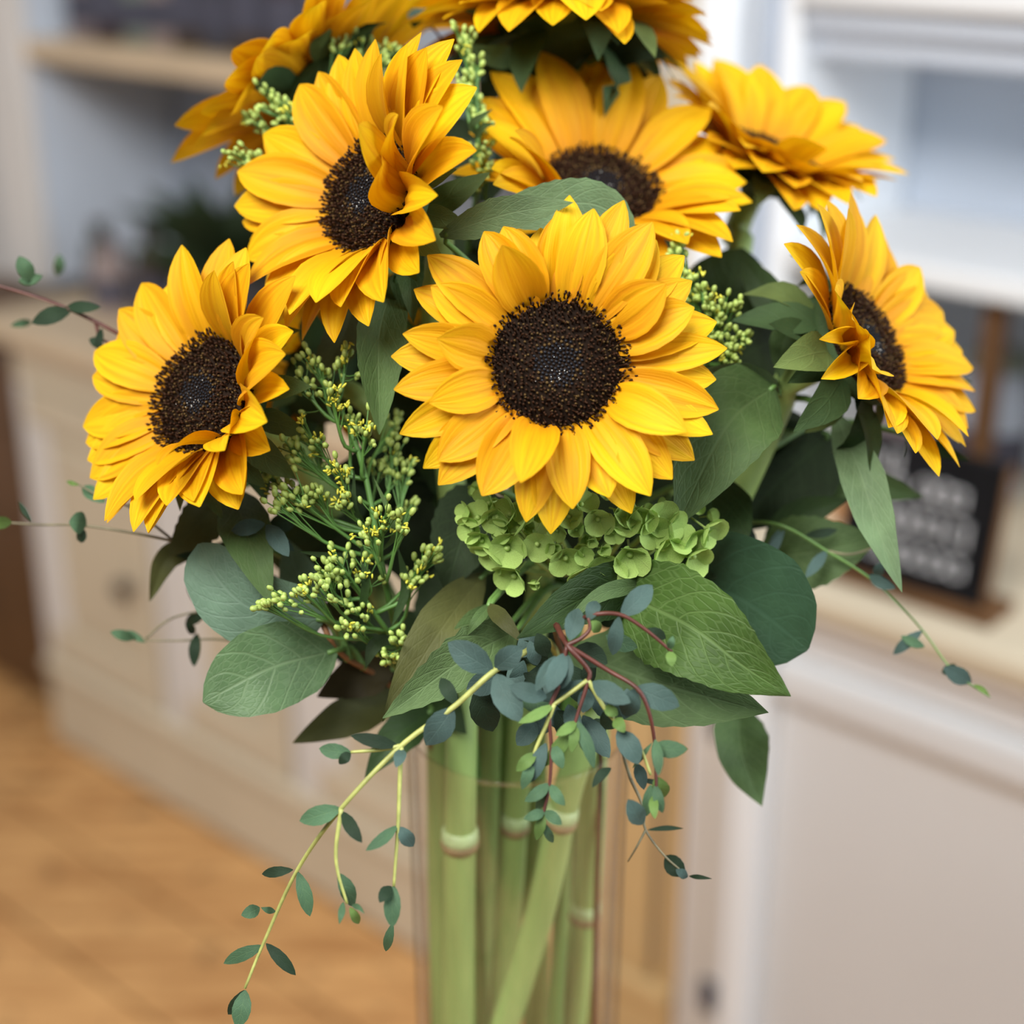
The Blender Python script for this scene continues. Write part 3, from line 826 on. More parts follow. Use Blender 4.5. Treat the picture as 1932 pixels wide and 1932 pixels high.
sC = z3([(460, 240), (340, 490), (210, 590), (145, 970), (175, 1060), (165, 1150), (195, 1240), (260, 1470), (420, 1530), (490, 1530), (430, 1360), (580, 1380), (765, 1400), (975, 1330, 40), (670, 200), (760, 230), (840, 170),
         (930, 120), (1020, 130), (1080, 410, 85, 1.0), (1210, 600, 70, .6), (1240, 480, 50), (1130, 950, 85, 1.1), (1220, 770, 75, 1.2), (330, 900), (870, 1090, 60, .9), (540, 1170, 80, .8, .007), (720, 1360)], .3623, 100, 450)
sunflower('C', 'sunflower leaning low out of the vase over the red eucalyptus twig', (388, 748), .70, (-.50, .26, .80), .0285, sC, (818, 828, .012), mids=[(560, 860, .765), (700, 1080, .80), (790, 1280, .80)],
          e0=24, L0=.048, hw=.0124, bmat=M['leaf_mid'])
sD = z3([(250, 440), (390, 400), (560, 310), (735, 400), (860, 345), (940, 405), (1100, 355), (1290, 450), (1590, 640), (1500, 620), (1720, 960), (1800, 1100), (1780, 1200), (1770, 1270), (1720, 1470), (1650, 1550), (160, 600), (185, 740),
         (345, 840, 50), (250, 1020), (255, 1130), (300, 560), (1440, 1480), (400, 780)], .3106, 850, 0)
sunflower('D', 'sunflower tilted upward with its disc half hidden by a leaf under the topmost flower', (1133, 358), .77, (.16, .62, .77), .0295, sD, (925, 905, .020), mids=[(1060, 640, .84), (960, 1000, .85), (930, 1280, .83)],
          e0=22, L0=.052, hw=.0127, stem_r=(.006, .0066))
sE = [(1268, 182), (1300, 145), (1360, 110), (1392, 130), (1435, 120), (1470, 152), (1525, 160), (1597, 190), (1622, 238), (1648, 246), (1672, 266), (1687, 325), (1652, 372), (1600, 385), (1555, 398), (1500, 395), (1548, 273, 75), (1455, 268, 75), (1385, 312, 30), (1410, 275, 60), (1440, 330, 20), (1500, 350, 30)]
sunflower('E', 'sunflower turned up on a bare bent stem just above the flower with rolled petals', (1450, 300), .84, (.34, .80, .50), .028, sE, (1135, 1082, .012), mids=[(1395, 470, .84), (1330, 800, .87), (1180, 1200, .86)],
          e0=38, L0=.052, hw=.0125, gap=10, nodes=(1735,), stem_r=(.007, .0078))
sF = z3([(625, 720), (765, 735), (890, 820), (930, 905), (1050, 1020), (1085, 1100), (1135, 1155), (1220, 1310), (1265, 1560), (1245, 1655), (1200, 1790), (1130, 1820), (1110, 1670), (500, 870), (540, 810), (575, 990, 60), (690, 1075, 110, .9),
         (640, 1270, 60, 2.4, .010), (640, 1420, 45, 1.9, .011), (925, 1620, 40, .8), (800, 1500, 50, .9), (770, 1180, 115, 1.0), (850, 1380, 100, .8), (1030, 1720), (950, 1650, 30)], .4659, 1250, 50)
sunflower('F', 'sunflower leaning far out sideways with two petals rolled into tubes over the chalkboard', (1628, 648), .73, (.68, .36, .60), .0275, sF, (1100, 930, -.022), mids=[(1478, 745, .765), (1395, 930, .77), (1270, 1170, .79)],
          e0=30, L0=.049, hw=.0127, nodes=(1520,), stem_r=(.0068, .0080), bract_e=(-60, 10), bl=.034, nb=20)
sG = [(320, 310), (325, 235), (345, 285), (425, 150), (440, 92), (505, 75), (560, 78), (600, 5), (650, -30), (700, 0), (765, 45), (752, 70), (742, 108), (480, 110), (380, 255), (670, 40), (440, 215)]
sunflower('G', 'sunflower seen from behind with dark green bracts above the curled petal flower', (612, 178), .80, (-.50, .62, -.28), .028, sG, (1005, 1012, .030), mids=[(700, 420, .83), (860, 800, .86), (1000, 1200, .85)],
          e0=16, L0=.050, hw=.0122, bract_e=(-50, 10), bl=.036, nb=18, back_tail=.04)
sH = [(772, 12), (800, 52), (868, 80), (830, -30), (905, 60), (960, 55), (1040, 45), (1105, 40), (1180, 84, -12), (1165, 60), (1225, 70), (1340, 72), (1336, 32), (1310, 0), (1330, -20), (1280, 60), (1260, -60), (900, -70), (1060, -90)]
sunflower('H', 'topmost sunflower tipped back showing a ruff of green bracts below its petals', (1058, 42), .80, (.02, .99, -.03), .030, sH, (960, 960, .034), mids=[(1045, 300, .88), (985, 800, .88), (962, 1200, .86)],
          e0=-4, L0=.056, hw=.0130, gap=10, bract_e=(-70, -5), bl=.040, nb=24, stem_r=(.0065, .006), back_tail=.03)
sI = [(560, 650), (590, 640), (620, 620), (545, 700), (540, 770), (575, 790), (600, 770)]
sunflower('I', 'sunflower mostly hidden behind the goldenrod between two other flowers', (615, 705), .79, (-.45, .35, -.5), .024, sI, (1075, 1062, .030), mids=[(760, 900, .83), (980, 1150, .85), (1060, 1300, .84)],
          e0=14, L0=.040, hw=.010, nb=12, stem_r=(.005, .0042))

# ---- leaves of the sunflowers
leaf('A', [(830, 445, .690), (950, 405, .668), (1082, 382, .652)], 74, 'leaf_pale', shape='lance', fold=.12, serrate=.04, seed=1, roll=.1)
leaf('D', [(930, 410, .70), (1060, 385, .70), (1135, 390, .705), (1198, 440, .71)], 95, 'leaf_pale', shape='oval', fold=.1, serrate=.05, nr=25, seed=2)
leaf('B', [(748, 520, .71), (715, 640, .69), (716, 820, .69)], 108, 'leaf_mid', shape='lance', fold=.35, serrate=.03, seed=3, roll=.25)
leaf('B', [(668, 575, .735), (640, 650, .73), (585, 735, .73)], 75, 'leaf_olive', shape='lance', fold=.2, serrate=.06, nr=21, seed=4)
leaf('B', [(770, 470, .72), (775, 540, .70), (780, 610, .70)], 60, 'leaf_mid', shape='ovate', fold=.3, seed=14)
leaf('B', [(800, 400, .715), (850, 370, .70), (925, 325, .70)], 60, 'bract_light', shape='ovate', fold=.3, seed=15)
leaf('F', [(1462, 728, .725), (1375, 800, .70), (1275, 995, .69)], 185, 'leaf_mid', shape='ovate', fold=.16, serrate=.02, nr=23, seed=5, roll=-.1)
leaf('F', [(1470, 745, .73), (1400, 705, .72), (1320, 700, .71)], 70, 'leaf_pale', shape='ovate', fold=.1, seed=6, roll=.7)
leaf('F', [(1575, 780, .745), (1618, 880, .72), (1650, 980, .71), (1702, 1118, .70)], 92, 'leaf_pale', shape='lance', fold=.35, seed=7, roll=.15, nr=19)
leaf('F', [(1570, 820, .79), (1480, 900, .785), (1385, 1005, .78)], 185, 'leaf_deep_shade', shape='ovate', fold=.1, seed=8)
leaf('F', [(1470, 890, .80), (1600, 905, .79), (1742, 938, .79)], 80, 'leaf_mid', shape='lance', fold=.2, seed=9)
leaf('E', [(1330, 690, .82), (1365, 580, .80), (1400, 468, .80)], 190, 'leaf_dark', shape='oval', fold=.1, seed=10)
leaf('E', [(1470, 640, .80), (1420, 660, .79), (1330, 720, .78)], 150, 'leaf_deep_shade', shape='ovate', fold=.1, seed=11)
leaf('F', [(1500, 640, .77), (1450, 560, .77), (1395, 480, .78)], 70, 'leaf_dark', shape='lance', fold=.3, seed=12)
leaf('F', [(1520, 600, .745), (1480, 640, .74), (1470, 715, .74)], 60, 'leaf_mid', shape='ovate', fold=.3, seed=13)
leaf('F', [(1730, 700, .79), (1785, 712, .785), (1834, 722, .78)], 26, 'leaf_mid', shape='lance', seed=61)
leaf('F', [(1720, 820, .79), (1780, 850, .785), (1830, 868, .78)], 30, 'leaf_dark', shape='lance', seed=62)
leaf('C', [(462, 830, .735), (485, 890, .72), (502, 948, .72)], 70, 'leaf_mid', shape='ovate', fold=.3, seed=16)
leaf('C', [(438, 925, .74), (470, 1020, .70), (512, 1142, .69)], 105, 'leaf_mid', shape='lance', fold=.22, seed=17)
leaf('C', [(430, 930, .75), (380, 985, .735), (318, 1050, .73)], 100, 'leaf_olive', shape='ovate', fold=.2, serrate=.07, nr=23, seed=18)
leaf('C', [(400, 1035, .765), (320, 1050, .75), (282, 1135, .75)], 50, 'leaf_olive', shape='lance', fold=.3, seed=19)
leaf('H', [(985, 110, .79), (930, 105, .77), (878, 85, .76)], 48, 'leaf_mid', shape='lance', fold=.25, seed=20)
leaf('H', [(1130, 110, .79), (1200, 92, .78), (1255, 110, .78)], 60, 'leaf_deep_shade', shape='lance', fold=.25, seed=21)
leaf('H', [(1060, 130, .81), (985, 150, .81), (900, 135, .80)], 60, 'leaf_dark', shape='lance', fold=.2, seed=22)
leaf('H', [(1090, 140, .82), (1180, 150, .815), (1250, 175, .81)], 80, 'leaf_deep_shade', shape='ovate', fold=.2, seed=23)
# inner leaves filling the bunch, its shade put into their dark colours
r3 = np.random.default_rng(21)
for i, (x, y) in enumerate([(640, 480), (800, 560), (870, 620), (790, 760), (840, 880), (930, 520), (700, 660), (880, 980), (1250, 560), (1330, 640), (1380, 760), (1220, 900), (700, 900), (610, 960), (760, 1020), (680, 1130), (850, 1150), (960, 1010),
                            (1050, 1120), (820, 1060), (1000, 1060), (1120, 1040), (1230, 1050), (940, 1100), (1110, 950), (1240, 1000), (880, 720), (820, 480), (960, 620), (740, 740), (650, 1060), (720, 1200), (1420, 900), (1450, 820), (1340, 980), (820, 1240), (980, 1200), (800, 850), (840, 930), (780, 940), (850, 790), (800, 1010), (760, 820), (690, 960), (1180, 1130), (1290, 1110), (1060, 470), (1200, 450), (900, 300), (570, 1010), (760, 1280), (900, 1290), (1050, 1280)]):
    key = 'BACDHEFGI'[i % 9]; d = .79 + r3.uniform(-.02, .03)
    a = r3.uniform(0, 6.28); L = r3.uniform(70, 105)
    leaf(key, [(x - L * math.cos(a), y - L * math.sin(a), d + .012), (x, y, d), (x + L * math.cos(a), y + L * math.sin(a), d + .006)], r3.uniform(100, 150), ('leaf_deep_shade', 'leaf_dark', 'leaf_deep_shade')[i % 3],
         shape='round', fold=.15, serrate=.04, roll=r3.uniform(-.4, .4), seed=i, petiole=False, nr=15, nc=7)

# ------------------------------------------------------------------ hydrangea
HP = [P(1110, 1000, .735), P(1090, 1150, .77)] + in_vase(1070, 1046, -.015)
hy = thing('hydrangea', HP[-1], 'lime green hydrangea head with broad leaves below the forward facing sunflower', 'hydrangea')
PLANTS['hyd'] = (hy, add_stem(hy, HP, .0035, .0040, M['stem_vivid'], 26))
def sepal_mesh():
    V = []; UV = []
    nr, nc = 7, 5
    xs = [0, .12, .35, .6, .85, .96, 1]; ws = [.12, .30, .52, .58, .44, .22, .03]
    for i in range(nr):
        t = xs[i]
        for k in range(nc):
            q = 2 * k / (nc - 1) - 1
            V.append((t, q * ws[i], .30 * t * t + .18 * q * q * ws[i] - .03)); UV.append((q, t))
    return make_mesh('sepal', V, grid_faces(nr, nc), UV, True, [M['sepal']])
SEPAL = sepal_mesh()
v, f, uv = lathe_geo([(0, -.9), (.05, -.9), (.05, -.1), (.10, 0), (.15, .08), (.14, .17), (.07, .24), (0, .25)], 8)
BUTTON = make_mesh('floret', v, f, uv, True, [M['sepal_centre']])
def hyd_floret(c, n, s, spin, open_=1.0):
    a = unit(np.cross(n, [.2, .9, .35])); b = np.cross(n, a)
    R = np.stack([a, b, n], 1)
    fo = placed('floret', BUTTON, hy, c, R, s)
    for k in range(4):
        th = spin + k * math.pi / 2
        tilt = .15 + (1 - open_) * 1.0
        m = Matrix.Rotation(th, 4, 'Z') @ Matrix.Rotation(-tilt, 4, 'Y') @ Matrix.Scale(.95 + .1 * ((k * 7) % 3), 4)
        o = bpy.data.objects.new('sepal', SEPAL); COL.objects.link(o); o.parent = fo; o.matrix_local = m
hc = P(1110, 955, .715)
big = z3([(420, 560), (680, 470), (800, 540), (890, 520), (1015, 450), (310, 460), (535, 600, .55), (200, 330), (440, 330), (535, 400), (1330, 380), (1410, 320), (1340, 460), (1130, 330), (850, 270), (230, 270), (290, 190), (380, 420),
          (620, 420, .6), (770, 460, .7), (870, 430, .6), (1250, 380), (1180, 420), (1400, 370, .7), (1000, 290), (1060, 240), (760, 200), (170, 250, .8), (330, 260), (930, 340, .6), (740, 330, .6), (820, 380, .5), (1220, 300), (400, 250), (480, 230), (960, 230), (1150, 260), (700, 260), (640, 330, .7), (250, 380), (370, 330, .8)], .3623, 820, 880)
r4 = np.random.default_rng(5)
for b in big:
    x, y = b[:2]; s = (b[2] if len(b) > 2 else 1.0) * r4.uniform(.0074, .0090)
    if y > 1030 and len(b) < 3: s *= 1.18
    ex = (x - 1110) / 250; ey = (y - 955) / 150
    dd = .712 - .032 * math.sqrt(max(0, 1 - .75 * ex * ex - .55 * ey * ey))
    n = unit(D(ex * .9, -ey * .8 + r4.normal(0, .25), .75) + r4.normal(0, .22, 3))
    hyd_floret(P(x, y, dd), n, s, r4.uniform(0, 1.57), r4.uniform(.55, 1.0) if s > .005 else .3)
for i in range(34):   # inner, tighter florets
    ex = r4.uniform(-.95, .95); ey = r4.uniform(-.5, .62) * math.sqrt(1 - .8 * ex * ex)
    n = unit(D(ex * .7, -ey * .6, .8) + r4.normal(0, .3, 3))
    hyd_floret(P(1110 + 240 * ex, 962 + 130 * ey, .716 - .022 * math.sqrt(max(0, 1 - ex * ex - ey * ey))), n, r4.uniform(.0038, .0055), r4.uniform(0, 1.57), r4.uniform(.3, .8))
bp_ = PLANTS['hyd'][1][2]
for i in range(16):
    ex = -1 + 2 * (i + .5) / 16
    q = P(1110 + 225 * ex, 985 + 50 * math.cos(i * 2.1), .712)
    v, f, uv = tube(spline([bp_, (bp_ + q) / 2 + np.array([0, 0, -.006]), q], 8), np.linspace(.0016, .0009, 8), 6)
    part('flower_stalk', v, f, M['sepal_centre'], hy, uv)
leaf('hyd', [(1270, 1085, .735), (1400, 1130, .712), (1525, 1225, .705)], 250, 'leaf_blue', shape='round', fold=.12, seed=31, roll=-.35, wave=.08)
leaf('hyd', [(1150, 1110, .70), (1300, 1180, .665), (1400, 1255, .655), (1492, 1314, .655)], 215, 'leaf_hyd', shape='ovate', fold=.18, serrate=.035, nr=29, seed=32, roll=-.15)
leaf('hyd', [(1075, 1225, .715), (1230, 1285, .69), (1450, 1345, .675)], 190, 'leaf_under', shape='ovate', fold=.15, serrate=.03, nr=25, seed=33, roll=.2)
leaf('hyd', [(1120, 1300, .72), (1270, 1330, .70), (1420, 1340, .69)], 80, 'leaf_dark', shape='ovate', fold=.1, seed=34, roll=.3)
leaf('hyd', [(1250, 1095, .71), (1110, 1125, .675), (975, 1205, .655)], 120, 'leaf_dark', shape='ovate', fold=.2, serrate=.03, nr=23, seed=35, roll=.2)
leaf('hyd', [(1240, 1100, .70), (1140, 1118, .67), (1060, 1180, .66)], 34, 'leaf_under', shape='lance', fold=.1, seed=36, roll=.1)
leaf('hyd', [(925, 920, .745), (870, 1020, .725), (842, 1122, .72)], 150, 'leaf_deep_shade', shape='ovate', fold=.2, serrate=.05, nr=23, seed=37)
leaf('hyd', [(1350, 900, .745), (1330, 1000, .725), (1255, 1092, .72)], 165, 'leaf_dark', shape='round', fold=.12, seed=38)
leaf('hyd', [(915, 1080, .73), (830, 1190, .70), (722, 1362, .69)], 105, 'leaf_olive', shape='lance', fold=.18, seed=39, wave=.1)
leaf('hyd', [(975, 1190, .705), (880, 1240, .68), (722, 1355, .675)], 118, 'leaf_under', shape='ovate', fold=.3, serrate=.12, nr=21, seed=40, roll=.1)
leaf('hyd', [(918, 1140, .69), (950, 1170, .675), (988, 1215, .67)], 34, 'leaf_olive', shape='lance', fold=.2, seed=41)
leaf('hyd', [(925, 1140, .69), (900, 1170, .68), (880, 1200, .68)], 24, 'leaf_mid', shape='lance', fold=.2, seed=42)
leaf('hyd', [(960, 1180, .72), (900, 1190, .705), (840, 1235, .70)], 90, 'leaf_mid', shape='ovate', fold=.15, seed=43)
leaf('hyd', [(1395, 1330, .775), (1400, 1420, .755), (1438, 1522, .75)], 112, 'leaf_mid', shape='ovate', fold=.25, seed=44, roll=.2, wave=.12)
leaf('hyd', [(1425, 1055, .77), (1540, 1040, .755), (1660, 1015, .75)], 150, 'leaf_mid', shape='ovate', fold=.12, serrate=.04, nr=23, seed=45, roll=.1)
leaf('hyd', [(1440, 1060, .78), (1500, 980, .775), (1600, 940, .77)], 70, 'leaf_dark', shape='lance', fold=.2, seed=46)

# ------------------------------------------------------------------ salal branch
SPt = [P(605, 1172, .715), P(640, 1232, .72), P(735, 1290, .765), P(800, 1360, .80)] + in_vase(838, 900, .020)[1:]
sa = thing('salal_branch', SPt[-1], 'broad leaved branch with big grey green oval leaves below the goldenrod', 'foliage branch')
PLANTS['salal'] = (sa, add_stem(sa, SPt, .0012, .0028, M['twig_brown'], 26, 8))
leaf('salal', [(612, 1170, .712), (480, 1150, .70), (410, 1090, .70), (378, 1025, .705)], 150, 'leaf_salal_grey', shape='round', fold=.12, seed=51, roll=.25, nr=19)
leaf('salal', [(632, 1228, .715), (510, 1260, .695), (383, 1325, .69)], 165, 'leaf_salal', shape='oval', fold=.14, seed=52, nr=19, wave=.08)
leaf('salal', [(745, 1262, .755), (680, 1275, .745), (598, 1315, .745)], 88, 'leaf_brown', shape='ovate', fold=.1, seed=53)
leaf('salal', [(760, 1310, .77), (660, 1350, .745), (552, 1402, .74)], 84, 'leaf_olive', shape='lance', fold=.2, seed=54)
leaf('salal', [(815, 1340, .76), (750, 1390, .735), (688, 1468, .73)], 80, 'leaf_dark', shape='lance', fold=.25, seed=55)
leaf('salal', [(600, 1160, .745), (565, 1090, .74), (540, 1015, .74)], 85, 'leaf_salal_grey', shape='ovate', fold=.1, seed=56)
leaf('salal', [(470, 1020, .755), (420, 1045, .75), (330, 1048, .745)], 46, 'leaf_deep_shade', shape='lance', fold=.2, seed=57)
leaf('salal', [(780, 1290, .79), (830, 1330, .76), (880, 1385, .75)], 110, 'leaf_dark', shape='ovate', fold=.2, seed=58)

# ------------------------------------------------------------------ eucalyptus
def sprig(key, label, stems, leaves, d0, vase_at, tw, r=.0016, feed=None, rev=False):
    vp = in_vase(*vase_at)
    e = thing('eucalyptus_sprig', vp[-1], label, 'eucalyptus')
    r5 = np.random.default_rng(sum(map(ord, key)) + 3)
    start = P(*stems[0][-1 if rev else 0])
    fp = [start] + ([P(*q) for q in feed] if feed else []) + vp
    path = add_stem(e, fp, r, r * 1.3, M[tw[0]], 24, 6)
    for i, s in enumerate(stems):
        n = max(6, 5 * len(s))
        mm = tw[min(i, len(tw) - 1)]
        v, f, uv = tube(spline([P(*q) for q in s], n), (np.linspace(r * (1 if i == 0 else .75), r * .45, n) if not (rev and i == 0) else np.linspace(r * .5, r, n)), 6)
        part('stem' if i == 0 else 'twig', v, f, M[mm], e, uv)
    for i, L in enumerate(leaves):
        bx_, by_, tx, ty, w = L[:5]; mt = L[5] if len(L) > 5 else 'euc'; d = L[6] if len(L) > 6 else d0
        dt = d + r5.uniform(-.010, .008)
        mx, my = (bx_ + tx) / 2 + r5.normal(0, 1.5), (by_ + ty) / 2 + r5.normal(0, 1.5)
        v, f, uv = leaf_geo([P(bx_, by_, d), P(mx, my, (d + dt) / 2 - .002), P(tx, ty, dt)], w / 2 * d / FPX * .95, shape='ellip' if w > 15 else 'lance', fold=r5.uniform(.02, .2), roll=r5.uniform(-.2, .2), nr=11, nc=5, wave=.02, seed=i)
        part('leaf', v, f, M[mt], e, uv)
    return e
d1 = .640
sprig('e1', 'eucalyptus sprig with dark red twigs hanging over the front of the vase',
      [[(1050, 1180, .66), (1070, 1217, d1), (1110, 1264, d1), (1110, 1284, d1), (1090, 1347, d1), (1080, 1380, d1)],
       [(1070, 1217, d1), (1146, 1264, d1), (1200, 1297, d1 - .004), (1222, 1336, d1 - .004), (1235, 1396, d1), (1238, 1460, d1), (1238, 1535, d1)],
       [(1070, 1217, d1), (1055, 1290, d1), (1037, 1340, d1), (1040, 1410, d1), (1037, 1478, d1), (1026, 1532, d1), (1020, 1575, d1)],
       [(1070, 1217, d1), (1095, 1205, d1), (1112, 1188, d1), (1110, 1166, d1)],
       [(1085, 1172, d1 + .01), (1124, 1159, d1), (1171, 1160, d1), (1218, 1188, d1), (1268, 1230, d1)],
       [(1110, 1284, d1), (1139, 1333, d1), (1159, 1358, d1), (1180, 1382, d1), (1208, 1412, d1), (1228, 1462, d1)],
       [(1108, 1284, d1), (1045, 1329, d1), (1000, 1355, d1)],
       [(1045, 1329, d1), (1030, 1370, d1), (1010, 1415, d1), (1000, 1450, d1)]],
      [(1171, 1162, 1231, 1104, 46), (1168, 1163, 1156, 1236, 33), (1075, 1208, 1092, 1148, 40), (1110, 1170, 1126, 1134, 30), (1108, 1175, 1132, 1192, 26, 'euc_young'), (1082, 1225, 1146, 1252, 50, 'euc_dark', .655),
       (1068, 1232, 1034, 1306, 40), (1048, 1238, 1011, 1304, 30), (1072, 1235, 1060, 1300, 30), (1108, 1284, 1021, 1323, 30), (1118, 1286, 1190, 1326, 42), (1032, 1316, 960, 1294, 40), (1200, 1297, 1282, 1333, 52), (1196, 1300, 1180, 1352, 44),
       (1165, 1378, 1205, 1442, 46), (1230, 1408, 1298, 1413, 36, 'euc_green'), (1236, 1395, 1243, 1464, 24, 'euc_green', d1 - .004), (1230, 1402, 1193, 1450, 12, 'euc_green'), (1238, 1465, 1254, 1504, 36, 'euc_young'),
       (1228, 1480, 1220, 1540, 24, 'euc_green'), (1236, 1480, 1250, 1534, 22, 'euc_green'), (1233, 1500, 1236, 1545, 20, 'euc_young'), (1212, 1556, 1184, 1508, 40), (1222, 1566, 1290, 1563, 11, 'euc_dark'),
       (1159, 1355, 1178, 1382, 26, 'euc_young'), (1139, 1335, 1165, 1350, 24, 'euc_young'), (1045, 1330, 978, 1364, 22, 'euc_young'), (1088, 1362, 1048, 1388, 22, 'euc_young'), (1085, 1370, 1027, 1446, 30, 'euc_young'), (1090, 1360, 1121, 1450, 26, 'euc_green'),
       (1086, 1365, 1078, 1420, 22, 'euc_young'), (1030, 1402, 1001, 1476, 32), (1012, 1420, 974, 1455, 26, 'euc_young'), (1005, 1430, 985, 1490, 24, 'euc_green'), (1092, 1365, 1104, 1420, 20, 'euc_green'), (1045, 1405, 1062, 1450, 26, 'euc_green'),
       (1037, 1478, 990, 1512, 26, 'euc_green'), (1037, 1480, 1066, 1520, 24, 'euc_green'), (1028, 1530, 988, 1545, 22, 'euc_green'), (1026, 1532, 1012, 1585, 22, 'euc_young'), (1028, 1530, 1060, 1556, 24, 'euc_green'), (1022, 1550, 1044, 1590, 18, 'euc_green'),
       (1035, 1480, 1012, 1530, 20, 'euc_green'), (1153, 1449, 1117, 1486, 20, 'euc_dark'), (1265, 1228, 1268, 1258, 22, 'euc_young'), (1218, 1188, 1256, 1205, 24, 'euc_dark'), (1262, 1225, 1270, 1200, 16, 'euc_green'), (1110, 1300, 1100, 1345, 34, 'euc', .65),
       (1060, 1250, 1120, 1330, 55, 'euc_dark', .665), (1030, 1250, 1000, 1340, 60, 'euc_dark', .668), (1130, 1290, 1160, 1360, 60, 'euc', .662), (1050, 1340, 1090, 1400, 50, 'euc_dark', .662), (1100, 1350, 1150, 1430, 46, 'euc', .660),
       (999, 1209, 1014, 1255, 30, 'euc', 0.658), (1169, 1334, 1136, 1374, 42, 'euc_dark', 0.656), (983, 1209, 1032, 1258, 42, 'euc_dark', 0.665), (988, 1246, 968, 1305, 36, 'euc', 0.666), (1024, 1260, 1058, 1300, 36, 'euc', 0.667), (1144, 1360, 1107, 1390, 36, 'euc_dark', 0.666), (1067, 1265, 1053, 1318, 30, 'euc', 0.657), (1143, 1198, 1203, 1222, 36, 'euc_green', 0.663), (976, 1311, 1041, 1341, 42, 'euc_green', 0.656), (1029, 1324, 1058, 1376, 36, 'euc', 0.665), (1117, 1240, 1104, 1303, 30, 'euc_dark', 0.667), (1013, 1195, 1032, 1238, 36, 'euc_dark', 0.652), (1012, 1364, 975, 1406, 42, 'euc', 0.657), (988, 1270, 1036, 1302, 30, 'euc_dark', 0.661), (1031, 1272, 1055, 1331, 36, 'euc', 0.659), (992, 1355, 1035, 1381, 42, 'euc', 0.662), (1183, 1299, 1177, 1357, 36, 'euc', 0.654), (1072, 1329, 1091, 1394, 36, 'euc', 0.656)],
      d1, (1150, 1165, -.012), ['twig_red', 'twig_red', 'twig_red', 'twig_red', 'twig_red', 'twig_yellow', 'twig_yellow', 'twig_yellow'], .0014, feed=[(1050, 1200, .71), (1100, 1330, .77)])
d2 = .645
sprig('e2', 'long eucalyptus sprig with yellow green stem trailing down beside the vase',
      [[(1000, 1225, .66), (930, 1268, d2), (857, 1333, d2), (757, 1407, d2), (645, 1524, d2), (562, 1640, d2 + .02), (497, 1780, d2 + .03), (462, 1865, d2 + .03)],
       [(757, 1407, d2), (754, 1480, d2), (751, 1558, d2), (743, 1672, d2)],
       [(757, 1407, d2), (710, 1415, d2), (662, 1419, d2)],
       [(644, 1526, d2), (634, 1600, d2), (638, 1648, d2), (655, 1705, d2)]],
      [(930, 1266, 845, 1212, 58), (934, 1272, 982, 1362, 58), (935, 1262, 986, 1222, 48), (862, 1330, 832, 1279, 30, 'euc_dark'), (855, 1336, 804, 1406, 58), (752, 1408, 661, 1387, 28, 'euc_dark'), (662, 1419, 602, 1412, 32, 'euc_green'), (662, 1421, 640, 1442, 22, 'euc_dark'),
       (757, 1413, 747, 1448, 26), (750, 1558, 690, 1605, 24, 'euc_green'), (753, 1560, 780, 1597, 31, 'euc'), (743, 1671, 740, 1750, 35, 'euc_green'), (738, 1672, 716, 1703, 26, 'euc_dark'), (741, 1742, 728, 1795, 20, 'euc_green', d2 + .02),
       (643, 1525, 565, 1549, 40, 'euc_green'), (645, 1531, 683, 1590, 28, 'euc_dark'), (638, 1647, 667, 1711, 33, 'euc_green'), (648, 1702, 640, 1744, 15, 'euc_green'), (660, 1712, 677, 1743, 19, 'euc_young'), (664, 1708, 688, 1724, 12, 'euc_green'),
       (553, 1641, 494, 1649, 22, 'euc_dark', d2 + .02), (562, 1645, 585, 1729, 31, 'euc_green', d2 + .02), (498, 1784, 422, 1818, 28, 'euc_green', d2 + .03), (502, 1780, 558, 1840, 26, 'euc_dark', d2 + .03), (490, 1712, 455, 1727, 27, 'euc_green', d2 + .03),
       (463, 1868, 448, 1940, 38, 'euc_green', d2 + .03), (461, 1868, 430, 1914, 26, 'euc_dark', d2 + .03), (520, 1720, 492, 1712, 14, 'euc_green', d2 + .03),
       (940, 1275, 880, 1300, 50, 'euc', .67), (985, 1240, 1010, 1190, 45, 'euc', .665), (900, 1300, 930, 1380, 60, 'euc_dark', .675), (960, 1260, 1010, 1330, 55, 'euc', .672), (990, 1300, 940, 1340, 45, 'euc', .675)],
      d2, (1140, 1135, .015), ['twig_yellow'], .0014, feed=[(1040, 1215, .72), (1090, 1330, .80)])
d3 = .75
sprig('e3', 'eucalyptus sprig with a bare dark red twig reaching out past the low leaning sunflower',
      [[(-40, 530, d3), (0, 540, d3), (110, 575, d3), (220, 628, d3), (300, 680, d3 + .01), (420, 800, d3 + .03)], [(225, 655, d3), (190, 640, d3)], [(180, 605, d3), (190, 650, d3)]],
      [(62, 530, 36, 483, 34, 'euc_green'), (80, 520, 35, 530, 24, 'euc_green'), (135, 585, 60, 610, 34, 'euc_dark'), (125, 580, 190, 580, 24, 'euc_dark'), (60, 608, 20, 615, 16, 'euc_green', d3 + .05), (195, 655, 168, 640, 20, 'euc_dark'), (192, 620, 185, 665, 16, 'euc_dark'), (108, 520, 112, 480, 22, 'euc_green', d3 + .1)],
      d3, (822, 850, .030), ['twig_red'], .0013, rev=True, feed=[(560, 980, .80), (740, 1200, .82)])
d4 = .735
